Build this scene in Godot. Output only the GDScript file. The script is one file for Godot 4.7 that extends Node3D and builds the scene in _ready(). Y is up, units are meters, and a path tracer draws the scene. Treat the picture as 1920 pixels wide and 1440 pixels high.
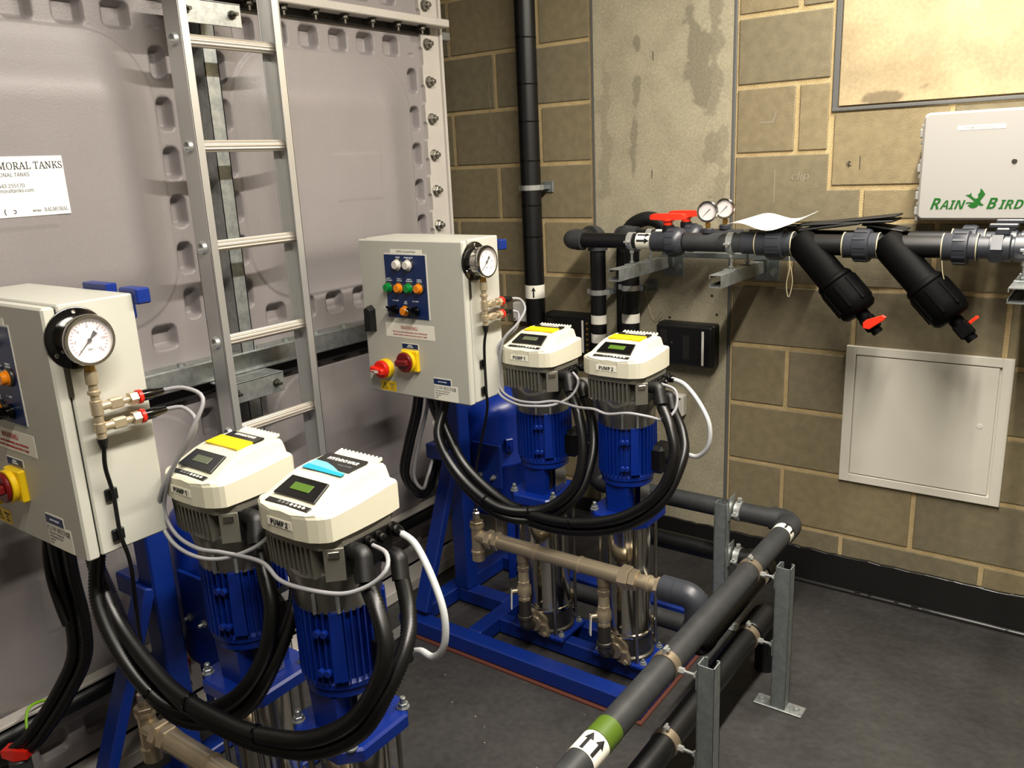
extends Node3D
# A plant room: sectional water tank, two booster pump skids, wall pipework. Units are metres, y up.
const CEIL := 2.9           # ceiling height
const XT := -2.13          # front face of the tank
const SK := 1.147          # distance between the two pump skids along z
const NZ := 1.122         # the near pumps sit slightly closer to the far ones
var M := {}                # materials
var ORG := {}              # node -> origin of its mesh coordinates
var CACHE := {}            # shared meshes
var F := {}                # fonts

class MB:
	var v := PackedVector3Array()
	var n := PackedVector3Array()
	var u := PackedVector2Array()
	var i := PackedInt32Array()
	func vert(p: Vector3, nn: Vector3, uv := Vector2.ZERO) -> int:
		v.append(p); n.append(nn); u.append(uv)
		return v.size() - 1
	func tri(a: Vector3, b: Vector3, c: Vector3) -> void:      # counter-clockwise seen from outside
		var nn := (b - a).cross(c - a).normalized()
		var k := v.size()
		vert(a, nn); vert(b, nn); vert(c, nn)
		i.append_array(PackedInt32Array([k, k + 2, k + 1]))
	func quad(a: Vector3, b: Vector3, c: Vector3, d: Vector3) -> void:
		var nn := (c - a).cross(d - b).normalized()
		var k := v.size()
		vert(a, nn, Vector2(0, 1)); vert(b, nn, Vector2(1, 1)); vert(c, nn, Vector2(1, 0)); vert(d, nn, Vector2(0, 0))
		i.append_array(PackedInt32Array([k, k + 2, k + 1, k, k + 3, k + 2]))
	func qn(a: int, b: int, c: int, d: int) -> void:
		i.append_array(PackedInt32Array([a, c, b, a, d, c]))
	func away(pts: Array, centre: Vector3) -> void:            # convex face turned away from centre
		var nn: Vector3 = (pts[1] - pts[0]).cross(pts[2] - pts[0])
		if nn.dot(pts[0] - centre) < 0.0: pts.reverse()
		if pts.size() == 3: tri(pts[0], pts[1], pts[2])
		elif pts.size() == 4: quad(pts[0], pts[1], pts[2], pts[3])
		else:
			for k in range(1, pts.size() - 1): tri(pts[0], pts[k], pts[k + 1])
	func box(c: Vector3, s: Vector3, bev := 0.0, bas := Basis()) -> MB:
		var h := s * 0.5
		var b: float = min(bev, min(h.x, min(h.y, h.z)) * 0.95)
		var P := func(sx: int, sy: int, sz: int, ax: int) -> Vector3:
			var q := Vector3(sx * (h.x - b), sy * (h.y - b), sz * (h.z - b))
			if ax == 0: q.x = sx * h.x
			elif ax == 1: q.y = sy * h.y
			else: q.z = sz * h.z
			return c + bas * q
		for sg in [-1, 1]:
			away([P.call(sg, -1, -1, 0), P.call(sg, 1, -1, 0), P.call(sg, 1, 1, 0), P.call(sg, -1, 1, 0)], c)
			away([P.call(-1, sg, -1, 1), P.call(1, sg, -1, 1), P.call(1, sg, 1, 1), P.call(-1, sg, 1, 1)], c)
			away([P.call(-1, -1, sg, 2), P.call(1, -1, sg, 2), P.call(1, 1, sg, 2), P.call(-1, 1, sg, 2)], c)
		if b > 0.0:
			for p in [-1, 1]:
				for q in [-1, 1]:
					away([P.call(p, q, -1, 0), P.call(p, q, 1, 0), P.call(p, q, 1, 1), P.call(p, q, -1, 1)], c)
					away([P.call(p, -1, q, 0), P.call(p, 1, q, 0), P.call(p, 1, q, 2), P.call(p, -1, q, 2)], c)
					away([P.call(-1, p, q, 1), P.call(1, p, q, 1), P.call(1, p, q, 2), P.call(-1, p, q, 2)], c)
					for r in [-1, 1]: away([P.call(p, q, r, 0), P.call(p, q, r, 1), P.call(p, q, r, 2)], c)
		return self
	func span(a: Vector3, b: Vector3, bev := 0.0) -> MB:       # box between two corners
		return box((a + b) * 0.5, (b - a).abs(), bev)
	func bar(a: Vector3, b: Vector3, w: float, d: float, up := Vector3.UP, bev := 0.0) -> MB:
		var z := (b - a).normalized()
		var x := up.cross(z).normalized()
		return box((a + b) * 0.5, Vector3(w, d, a.distance_to(b)), bev, Basis(x, z.cross(x), z))
	func lathe(prof: Array, xf := Transform3D(), seg := 24) -> MB:   # prof: Vector2(radius, height) upward, axis = local y
		var m := prof.size()
		for k in m - 1:
			var a: Vector2 = prof[k]; var b: Vector2 = prof[k + 1]
			var d := b - a
			if d.length() < 1e-6: continue
			var nf := Vector2(d.y, -d.x).normalized()
			var na := nf; var nb := nf
			if k > 0:
				var e: Vector2 = (a - prof[k - 1])
				var ne := Vector2(e.y, -e.x).normalized()
				if ne.dot(nf) > 0.75: na = (ne + nf).normalized()
			if k < m - 2:
				var e2: Vector2 = (prof[k + 2] - b)
				var ne2 := Vector2(e2.y, -e2.x).normalized()
				if ne2.dot(nf) > 0.75: nb = (ne2 + nf).normalized()
			var base := v.size()
			for s in seg + 1:
				var t := TAU * s / seg
				var c := cos(t); var sn := sin(t)
				vert(xf * Vector3(a.x * c, a.y, a.x * sn), xf.basis * Vector3(na.x * c, na.y, na.x * sn))
				vert(xf * Vector3(b.x * c, b.y, b.x * sn), xf.basis * Vector3(nb.x * c, nb.y, nb.x * sn))
			for s in seg:
				var o := base + s * 2
				qn(o, o + 1, o + 3, o + 2)
		return self
	func cyl(a: Vector3, b: Vector3, r: float, seg := 20, bev := 0.0, r2 := -1.0) -> MB:
		var L := a.distance_to(b)
		if r2 < 0.0: r2 = r
		var xf := MB.along(a, b)
		if bev > 0.0: return lathe([Vector2(0, 0), Vector2(r - bev, 0), Vector2(r, bev), Vector2(r2, L - bev), Vector2(r2 - bev, L), Vector2(0, L)], xf, seg)
		return lathe([Vector2(0, 0), Vector2(r, 0), Vector2(r2, L), Vector2(0, L)], xf, seg)
	static func along(a: Vector3, b: Vector3) -> Transform3D:
		var y := (b - a).normalized()
		var t := Vector3.RIGHT if absf(y.x) < 0.9 else Vector3.BACK
		var z := t.cross(y).normalized()
		return Transform3D(Basis(y.cross(z), y, z), a)
	func tube(path: PackedVector3Array, rad, seg := 12, caps := true) -> MB:
		var m := path.size()
		var nx := Vector3.ZERO
		var base := v.size()
		for k in m:
			var t := (path[min(k + 1, m - 1)] - path[max(k - 1, 0)]).normalized()
			if k == 0:
				nx = t.cross(Vector3.UP if absf(t.y) < 0.9 else Vector3.RIGHT).normalized()
			else: nx = (nx - t * nx.dot(t)).normalized()
			var ny := t.cross(nx)
			var r: float = rad[k] if rad is Array or rad is PackedFloat32Array else rad
			var sl := 0.0
			if not (rad is float) and k > 0 and k < m - 1:
				sl = -(rad[k + 1] - rad[k - 1]) / max(1e-6, path[k + 1].distance_to(path[k - 1]))
			for s in seg + 1:
				var an := TAU * s / seg
				var o := nx * cos(an) + ny * sin(an)
				vert(path[k] + o * r, (o + t * sl).normalized())
		for k in m - 1:
			for s in seg:
				var o := base + k * (seg + 1) + s
				qn(o, o + 1, o + seg + 2, o + seg + 1)
		if caps:
			for e in [0, m - 1]:
				var ring := []
				for s in seg: ring.append(v[base + e * (seg + 1) + s])
				var inn: Vector3 = path[1] if e == 0 else path[m - 2]
				away(ring, inn)
		return self
	func extrude(poly: Array, depth: float, xf := Transform3D(), bev := 0.0) -> MB:   # local xy outline, z from 0 to depth
		var p := PackedVector2Array(poly)
		if Geometry2D.is_polygon_clockwise(p): p.reverse()
		var m := p.size()
		var q := PackedVector2Array()
		for k in m:
			var e1 := (p[k] - p[(k + m - 1) % m]).normalized()
			var e2 := (p[(k + 1) % m] - p[k]).normalized()
			var n1 := Vector2(-e1.y, e1.x); var n2 := Vector2(-e2.y, e2.x)
			var mm := (n1 + n2)
			q.append(p[k] + mm / max(0.3, mm.length_squared()) * 2.0 * bev)
		var T := func(w: Vector2, z: float) -> Vector3: return xf * Vector3(w.x, w.y, z)
		for k in m:
			var j := (k + 1) % m
			quad(T.call(p[k], 0.0), T.call(p[j], 0.0), T.call(p[j], depth - bev), T.call(p[k], depth - bev))
			if bev > 0.0: quad(T.call(p[k], depth - bev), T.call(p[j], depth - bev), T.call(q[j], depth), T.call(q[k], depth))
		var id := Geometry2D.triangulate_polygon(p)
		for k in range(0, id.size(), 3):
			var a: int = id[k]; var b: int = id[k + 1]; var c: int = id[k + 2]
			if (p[b] - p[a]).cross(p[c] - p[a]) < 0.0:
				var w := b; b = c; c = w
			tri(T.call(q[a], depth), T.call(q[b], depth), T.call(q[c], depth))
			tri(T.call(p[a], 0.0), T.call(p[c], 0.0), T.call(p[b], 0.0))
		return self
	func hexa(c: Vector3, ax: Vector3, r: float, h: float) -> MB:
		var xf := MB.along(c, c + ax)
		var pts := []
		for k in 6: pts.append(Vector2(cos(TAU * k / 6), sin(TAU * k / 6)) * r)
		return extrude(pts, h, xf * Transform3D(Basis(Vector3.RIGHT, -PI / 2), Vector3.ZERO), h * 0.12)
	func loft(rings: Array, capped := true) -> MB:             # rings of equal count, flat shaded
		var m: int = rings[0].size()
		for k in rings.size() - 1:
			var c := Vector3.ZERO
			for p in rings[k]: c += p / (2.0 * m)
			for p in rings[k + 1]: c += p / (2.0 * m)
			for s in m:
				var t := (s + 1) % m
				away([rings[k][s], rings[k][t], rings[k + 1][t], rings[k + 1][s]], c)
		if capped:
			away(rings[0].duplicate(), rings[1][0] * 0.5 + rings[1][m / 2] * 0.5)
			var z := rings.size() - 1
			away(rings[z].duplicate(), rings[z - 1][0] * 0.5 + rings[z - 1][m / 2] * 0.5)
		return self
	func mesh(o := Vector3.ZERO) -> ArrayMesh:
		var vv := v
		if o != Vector3.ZERO:
			vv = v.duplicate()
			for k in vv.size(): vv[k] -= o
		var a := []
		a.resize(Mesh.ARRAY_MAX)
		a[Mesh.ARRAY_VERTEX] = vv; a[Mesh.ARRAY_NORMAL] = n; a[Mesh.ARRAY_TEX_UV] = u; a[Mesh.ARRAY_INDEX] = i
		var m := ArrayMesh.new()
		m.add_surface_from_arrays(Mesh.PRIMITIVE_TRIANGLES, a)
		return m

# ---------------------------------------------------------------- scene helpers
func numbered(parent: Node, called: String) -> String:
	if not parent.has_node(called): return called
	var k := 1
	while parent.has_node("%s_%03d" % [called, k]): k += 1
	return "%s_%03d" % [called, k]
func adopt(o: Node3D, called: String, parent: Node) -> void:
	o.name = numbered(parent, called)
	parent.add_child(o, true)
func tag(o: Node, label: String, category: String, group := "", kind := "") -> Node:
	if label: o.set_meta("label", label)
	if category: o.set_meta("category", category)
	if group: o.set_meta("group", group)
	if kind: o.set_meta("kind", kind)
	return o
func thing(called: String, at: Vector3, label: String, category: String, group := "") -> Node3D:
	var o := Node3D.new()
	adopt(o, called, self)
	o.position = at
	ORG[o] = at
	tag(o, label, category, group)
	return o
func obj(called: String, mb: MB, m: Material, parent: Node = self, label := "") -> MeshInstance3D:   # mb in world coordinates
	var o := MeshInstance3D.new()
	var at: Vector3 = ORG.get(parent, Vector3.ZERO)
	if parent == self:
		var lo := mb.v[0]; var hi := mb.v[0]
		for p in mb.v: lo = lo.min(p); hi = hi.max(p)
		at = Vector3((lo.x + hi.x) / 2, lo.y, (lo.z + hi.z) / 2)
		o.position = at
	o.mesh = mb.mesh(at)
	o.material_override = m
	ORG[o] = at
	adopt(o, called, parent)
	if label: o.set_meta("label", label)
	return o
func put(called: String, mesh: Mesh, m: Material, parent: Node, xf: Transform3D) -> MeshInstance3D:    # a shared mesh at a world transform
	var o := MeshInstance3D.new()
	var at: Vector3 = ORG.get(parent, Vector3.ZERO)
	o.mesh = mesh; o.material_override = m
	o.transform = Transform3D(xf.basis, xf.origin - at)
	adopt(o, called, parent)
	return o
func struct(called: String, mb: MB, m: Material) -> MeshInstance3D:
	var o := obj(called, mb, m)
	o.set_meta("kind", "structure")
	return o
func V(x: float, y: float, z: float) -> Vector3: return Vector3(x, y, z)
func S() -> MB: return MB.new()
func smooth(pts: Array, step := 0.012) -> PackedVector3Array:          # Catmull-Rom through the points, evenly resampled
	var raw := PackedVector3Array()
	var m := pts.size()
	for k in m - 1:
		var a: Vector3 = pts[max(k - 1, 0)]; var b: Vector3 = pts[k]; var c: Vector3 = pts[k + 1]; var d: Vector3 = pts[min(k + 2, m - 1)]
		for s in 16: raw.append(b.cubic_interpolate(c, a, d, s / 16.0))
	raw.append(pts[m - 1])
	var out := PackedVector3Array([raw[0]])
	var need := step
	for k in raw.size() - 1:
		var a := raw[k]; var L := a.distance_to(raw[k + 1]); var t := 0.0
		while L - t >= need:
			t += need
			out.append(a.lerp(raw[k + 1], t / L))
			need = step
		need -= L - t
	out.append(raw[raw.size() - 1])
	return out
func bent(pts: Array, r: float, seg := 8) -> PackedVector3Array:        # straight runs with round corners
	var out := PackedVector3Array([pts[0]])
	for k in range(1, pts.size() - 1):
		var p: Vector3 = pts[k]
		var a: Vector3 = (pts[k - 1] - p).normalized(); var b: Vector3 = (pts[k + 1] - p).normalized()
		var half := a.angle_to(b) / 2.0
		var t := r / tan(half)
		var c := p + (a + b).normalized() * (r / sin(half))
		var s0 := p + a * t - c; var s1 := p + b * t - c
		for q in seg + 1: out.append(c + s0.slerp(s1, q / float(seg)))
	out.append(pts[pts.size() - 1])
	return out
func corrugated(pts: Array, r: float, pitch := 0.0066, seg := 12) -> MB:
	var path := smooth(pts, pitch / 2.0)
	var rad := PackedFloat32Array()
	for k in path.size(): rad.append(r if k % 2 == 0 else r * 0.88)
	return S().tube(path, rad, seg)
func text(s: String, h: float, m: Material, parent: Node, at: Vector3, bas := Basis(), font := "sans", squeeze := 1.0, shear := 0.0, left := false) -> MeshInstance3D:
	var key := "%s|%s|%s" % [s, font, left]
	if not CACHE.has(key):
		var t := TextMesh.new()
		t.text = s
		t.font = F[font]
		t.font_size = 32
		t.pixel_size = 1.0 / 23.0          # capital letters about one unit high
		t.depth = 0.02
		t.curve_step = 4.0
		t.horizontal_alignment = HORIZONTAL_ALIGNMENT_LEFT if left else HORIZONTAL_ALIGNMENT_CENTER
		t.vertical_alignment = VERTICAL_ALIGNMENT_CENTER
		CACHE[key] = t
	var sh := Basis(Vector3(h * squeeze, 0, 0), Vector3(h * shear, h, 0), Vector3(0, 0, 0.03))
	return put("lettering", CACHE[key], m, parent, Transform3D(bas * sh, at))
func cached(key: String, make: Callable) -> Mesh:
	if not CACHE.has(key): CACHE[key] = make.call().mesh()
	return CACHE[key]
func ring_arc(c: Vector3, ax: Vector3, r: float, t: float, w: float) -> MB:      # a flat band round a pipe
	return S().lathe([Vector2(r, -w / 2), Vector2(r + t, -w / 2), Vector2(r + t, w / 2), Vector2(r, w / 2), Vector2(r, -w / 2)], Transform3D(MB.along(c, c + ax).basis, c), 24)

# ---------------------------------------------------------------- materials
func mat(key: String, c: Color, rough := 0.5, metal := 0.0) -> StandardMaterial3D:
	var m := StandardMaterial3D.new()
	m.albedo_color = c; m.roughness = rough; m.metallic = metal
	M[key] = m
	return m
func noise_bytes(sd: int, freq: float, octs: int, size: int) -> PackedByteArray:
	var f := FastNoiseLite.new()
	f.seed = sd; f.frequency = freq; f.fractal_octaves = octs
	f.noise_type = FastNoiseLite.TYPE_SIMPLEX_SMOOTH
	var im := f.get_seamless_image(size, size)
	im.convert(Image.FORMAT_L8)
	return im.get_data()
func two_tone(sd: int, a: Color, b: Color, size := 512, f1 := 0.006, f2 := 0.09, mixf := 0.5, sharp := 1.0) -> ImageTexture:
	var n1 := noise_bytes(sd, f1, 4, size); var n2 := noise_bytes(sd + 7, f2, 3, size)
	var out := PackedByteArray()
	out.resize(size * size * 3)
	var lut := PackedByteArray(); lut.resize(768)
	for k in 256:
		var t := clampf((k / 255.0 - 0.5) * sharp + 0.5, 0.0, 1.0)
		var c := a.lerp(b, t)
		lut[k * 3] = int(c.r * 255); lut[k * 3 + 1] = int(c.g * 255); lut[k * 3 + 2] = int(c.b * 255)
	for k in size * size:
		var q := int(n1[k] * (1.0 - mixf) + n2[k] * mixf) * 3
		out[k * 3] = lut[q]; out[k * 3 + 1] = lut[q + 1]; out[k * 3 + 2] = lut[q + 2]
	return ImageTexture.create_from_image(Image.create_from_data(size, size, false, Image.FORMAT_RGB8, out))
func bumps(sd: int, freq: float, octs: int, strength: float, size := 512) -> ImageTexture:
	var im := Image.create_from_data(size, size, false, Image.FORMAT_L8, noise_bytes(sd, freq, octs, size))
	im.convert(Image.FORMAT_RGBA8)
	im.bump_map_to_normal_map(strength)
	return ImageTexture.create_from_image(im)
func tex(m: StandardMaterial3D, albedo: Texture2D, normal: Texture2D = null, scale := 1.0, world := true, ns := 1.0) -> StandardMaterial3D:
	m.uv1_triplanar = true
	m.uv1_world_triplanar = world
	m.uv1_scale = Vector3.ONE * scale
	if albedo: m.albedo_texture = albedo
	if normal:
		m.normal_enabled = true; m.normal_texture = normal; m.normal_scale = ns
	return m
func stain_image(w: int, h: int, base: Color, dark: Color, sd: int, spots: Array, grain := 0.05) -> ImageTexture:
	# spots: [centre u, centre v, half width, half height, strength] patches of damp and grout with ragged outlines
	var f := FastNoiseLite.new(); f.seed = sd; f.frequency = 0.02; f.fractal_octaves = 5
	var g := FastNoiseLite.new(); g.seed = sd + 1; g.frequency = 0.25; g.fractal_octaves = 2
	var im := Image.create(w, h, false, Image.FORMAT_RGB8)
	for y in h:
		for x in w:
			var q := f.get_noise_2d(x, y)
			var t := clampf(q * 0.35 + 0.12, 0.0, 0.3)
			for s in spots:
				var dx: float = (x / float(w) - s[0]) / s[2]; var dy: float = (y / float(h) - s[1]) / s[3]
				var e := 1.0 - sqrt(dx * dx + dy * dy) + q * 1.6
				if e > 0.0: t = maxf(t, minf(1.0, e * 3.0) * s[4])
			var k := 1.0 + g.get_noise_2d(x, y) * grain
			var c := base.lerp(dark, t)
			im.set_pixel(x, y, Color(c.r * k, c.g * k, c.b * k))
	return ImageTexture.create_from_image(im)

func make_materials() -> void:
	for f in [["sans", "Droid Sans", 400], ["bold", "Droid Sans", 700], ["serif", "Droid Serif", 400]]:
		var sf := SystemFont.new()
		sf.font_names = PackedStringArray([f[1]]); sf.font_weight = f[2]
		F[f[0]] = sf
	var grain := bumps(3, 0.16, 3, 5.0)
	var fine := bumps(5, 0.3, 2, 3.0)
	tex(mat("floor", Color(1, 1, 1), 0.42), two_tone(11, Color(0.178, 0.173, 0.169), Color(0.255, 0.247, 0.24), 512, 0.008, 0.12, 0.4, 1.5), bumps(8, 0.03, 4, 2.0), 0.55, true, 0.5)
	for k in 4:
		var a: Color = [Color(0.53, 0.485, 0.375), Color(0.555, 0.505, 0.385), Color(0.505, 0.467, 0.37), Color(0.57, 0.515, 0.39)][k]
		tex(mat("block%d" % k, Color(1, 1, 1), 0.95), two_tone(21 + k * 3, a * 0.84, a * 1.1, 512, 0.012, 0.3, 0.6, 1.2), grain, 3.4, true, 0.4)
	tex(mat("mortar", Color(1, 1, 1), 0.95), two_tone(41, Color(0.7, 0.61, 0.43), Color(0.84, 0.75, 0.57), 256, 0.02, 0.25, 0.5), grain, 3.0, true, 0.8)
	tex(mat("plaster_wall", Color(1, 1, 1), 0.9), two_tone(51, Color(0.5, 0.48, 0.43), Color(0.6, 0.575, 0.52), 256, 0.01, 0.2, 0.4), fine, 0.8)
	tex(mat("ceiling", Color(1, 1, 1), 0.9), two_tone(53, Color(0.55, 0.54, 0.5), Color(0.65, 0.63, 0.58), 256, 0.01, 0.2, 0.4), fine, 0.8)
	tex(mat("tank", Color(1, 1, 1), 0.42), two_tone(61, Color(0.54, 0.518, 0.516), Color(0.57, 0.548, 0.546), 256, 0.01, 0.2, 0.5), bumps(9, 0.2, 2, 1.0), 1.5, true, 0.25)
	tex(mat("tank_flange", Color(1, 1, 1), 0.5), two_tone(63, Color(0.7, 0.68, 0.65), Color(0.76, 0.74, 0.71), 256, 0.02, 0.2, 0.5), null, 1.5)
	tex(mat("galv", Color(1, 1, 1), 0.42, 0.75), two_tone(71, Color(0.56, 0.58, 0.58), Color(0.72, 0.735, 0.72), 256, 0.02, 0.08, 0.35, 1.3), null, 5.0)
	tex(mat("galv_dull", Color(1, 1, 1), 0.55, 0.6), two_tone(73, Color(0.47, 0.5, 0.5), Color(0.58, 0.605, 0.6), 256, 0.02, 0.08, 0.35, 1.3), null, 5.0)
	mat("alu", Color(0.8, 0.8, 0.79), 0.4, 0.75)
	mat("rung", Color(0.8, 0.77, 0.72), 0.45, 0.6)
	mat("nickel", Color(0.76, 0.7, 0.59), 0.36, 0.7)
	mat("nickel_dull", Color(0.58, 0.53, 0.45), 0.42, 0.65)
	mat("brass", Color(0.72, 0.56, 0.28), 0.35, 0.9)
	mat("chrome", Color(0.8, 0.79, 0.76), 0.14, 1.0)
	mat("steel", Color(0.62, 0.61, 0.58), 0.28, 0.95)
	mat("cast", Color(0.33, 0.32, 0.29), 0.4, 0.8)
	mat("sink", Color(0.47, 0.46, 0.42), 0.5, 0.55)
	mat("blue", Color(0.02, 0.155, 0.5), 0.33)
	mat("blue_frame", Color(0.02, 0.15, 0.46), 0.4)
	mat("cream", Color(0.835, 0.82, 0.735), 0.38)
	mat("panel", Color(0.72, 0.718, 0.675), 0.45)
	mat("white", Color(0.88, 0.87, 0.83), 0.5)
	mat("paper", Color(0.93, 0.92, 0.86), 0.7)
	mat("sign", Color(0.94, 0.94, 0.93), 0.35)
	mat("controller", Color(0.66, 0.65, 0.63), 0.42)
	mat("hatch", Color(0.86, 0.845, 0.79), 0.42)
	mat("black", Color(0.022, 0.022, 0.022), 0.5)
	mat("strainer", Color(0.017, 0.017, 0.017), 0.6).metallic_specular = 0.2
	mat("zinc", Color(0.78, 0.79, 0.78), 0.3, 0.65)
	mat("black_gloss", Color(0.022, 0.022, 0.022), 0.16)
	mat("rubber", Color(0.035, 0.034, 0.033), 0.6)
	mat("conduit", Color(0.03, 0.029, 0.028), 0.38)
	tex(mat("pvc", Color(1, 1, 1), 0.5), two_tone(81, Color(0.165, 0.17, 0.175), Color(0.225, 0.23, 0.232), 256, 0.02, 0.12, 0.4, 1.4), null, 2.5)
	mat("pvc_black", Color(0.05, 0.052, 0.056), 0.42)
	mat("pvc_grey", Color(0.2, 0.21, 0.235), 0.38)
	mat("skirt", Color(0.1, 0.097, 0.094), 0.33)
	mat("bead", Color(0.1, 0.1, 0.098), 0.2)
	mat("red", Color(0.86, 0.13, 0.06), 0.4)
	mat("dark_red", Color(0.42, 0.03, 0.03), 0.4)
	mat("orange_red", Color(0.93, 0.2, 0.1), 0.4)
	mat("yellow", Color(0.93, 0.78, 0.05), 0.45)
	mat("amber", Color(0.87, 0.5, 0.04), 0.25)
	mat("green", Color(0.0, 0.5, 0.2), 0.25)
	mat("lens", Color(0.82, 0.8, 0.77), 0.25)
	mat("navy", Color(0.03, 0.14, 0.33), 0.4)
	mat("ink", Color(0.06, 0.06, 0.07), 0.6)
	mat("ink_grey", Color(0.42, 0.42, 0.42), 0.6)
	mat("ink_red", Color(0.6, 0.1, 0.1), 0.6)
	mat("ink_white", Color(0.85, 0.87, 0.9), 0.6)
	mat("logo_green", Color(0.05, 0.36, 0.07), 0.5)
	mat("tape_green", Color(0.3, 0.4, 0.08), 0.5)
	mat("cyan", Color(0.1, 0.6, 0.72), 0.4)
	mat("cyan_pale", Color(0.42, 0.7, 0.75), 0.4)
	mat("screen", Color(0.045, 0.045, 0.043), 0.25)
	mat("lcd", Color(0.3, 0.42, 0.14), 0.3)
	mat("lcd_dim", Color(0.33, 0.36, 0.27), 0.3)
	mat("keys", Color(0.13, 0.12, 0.11), 0.45)
	mat("dial", Color(0.9, 0.87, 0.87), 0.5)
	mat("cable_grey", Color(0.58, 0.58, 0.59), 0.5)
	mat("cable_white", Color(0.7, 0.71, 0.71), 0.45)
	mat("cable_green", Color(0.5, 0.72, 0.1), 0.5)
	mat("string", Color(0.72, 0.68, 0.55), 0.8)
	mat("sealant", Color(0.36, 0.36, 0.35), 0.6)
	mat("mat_edge", Color(0.33, 0.16, 0.11), 0.8)
	mat("chalk", Color(0.56, 0.53, 0.46), 0.95)
	mat("gap", Color(0.03, 0.03, 0.03), 0.7)
	var gl := mat("gauge_glass", Color(1, 1, 1, 0.08), 0.03)
	gl.transparency = BaseMaterial3D.TRANSPARENCY_ALPHA
	var lm := mat("tube_glow", Color(1, 0.95, 0.85), 0.4)
	lm.emission_enabled = true; lm.emission = Color(1.0, 0.93, 0.8); lm.emission_energy_multiplier = 4.0
	mat("lamp_body", Color(0.85, 0.85, 0.83), 0.4)
	# cast concrete strip and lintel, with their damp patches and grout runs where the photograph shows them
	var col := mat("column", Color(1, 1, 1), 0.92)
	col.albedo_texture = stain_image(192, 960, Color(0.645, 0.615, 0.52), Color(0.5, 0.475, 0.4), 5,
		[[0.78, 0.36, 0.09, 0.07, 0.9], [0.88, 0.33, 0.06, 0.16, 0.7], [0.36, 0.26, 0.035, 0.02, 0.9], [0.34, 0.33, 0.03, 0.015, 0.9], [0.33, 0.385, 0.03, 0.02, 0.8], [0.31, 0.44, 0.03, 0.015, 0.8], [0.3, 0.49, 0.03, 0.02, 0.8], [0.2, 0.24, 0.04, 0.015, 0.7], [0.93, 0.5, 0.05, 0.1, 0.5], [0.08, 0.45, 0.05, 0.1, 0.45], [0.2, 0.72, 0.1, 0.03, 0.3], [0.7, 0.78, 0.12, 0.03, 0.3]], 0.09)
	var lin := mat("lintel", Color(1, 1, 1), 0.9)
	lin.albedo_texture = stain_image(640, 320, Color(0.7, 0.63, 0.49), Color(0.45, 0.4, 0.31), 9,
		[[0.05, 0.985, 0.05, 0.02, 0.8], [0.265, 0.96, 0.035, 0.05, 0.9], [0.32, 0.985, 0.05, 0.02, 0.8], [0.12, 0.62, 0.012, 0.03, 0.8], [0.55, 0.97, 0.06, 0.03, 0.8]], 0.06)

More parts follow.
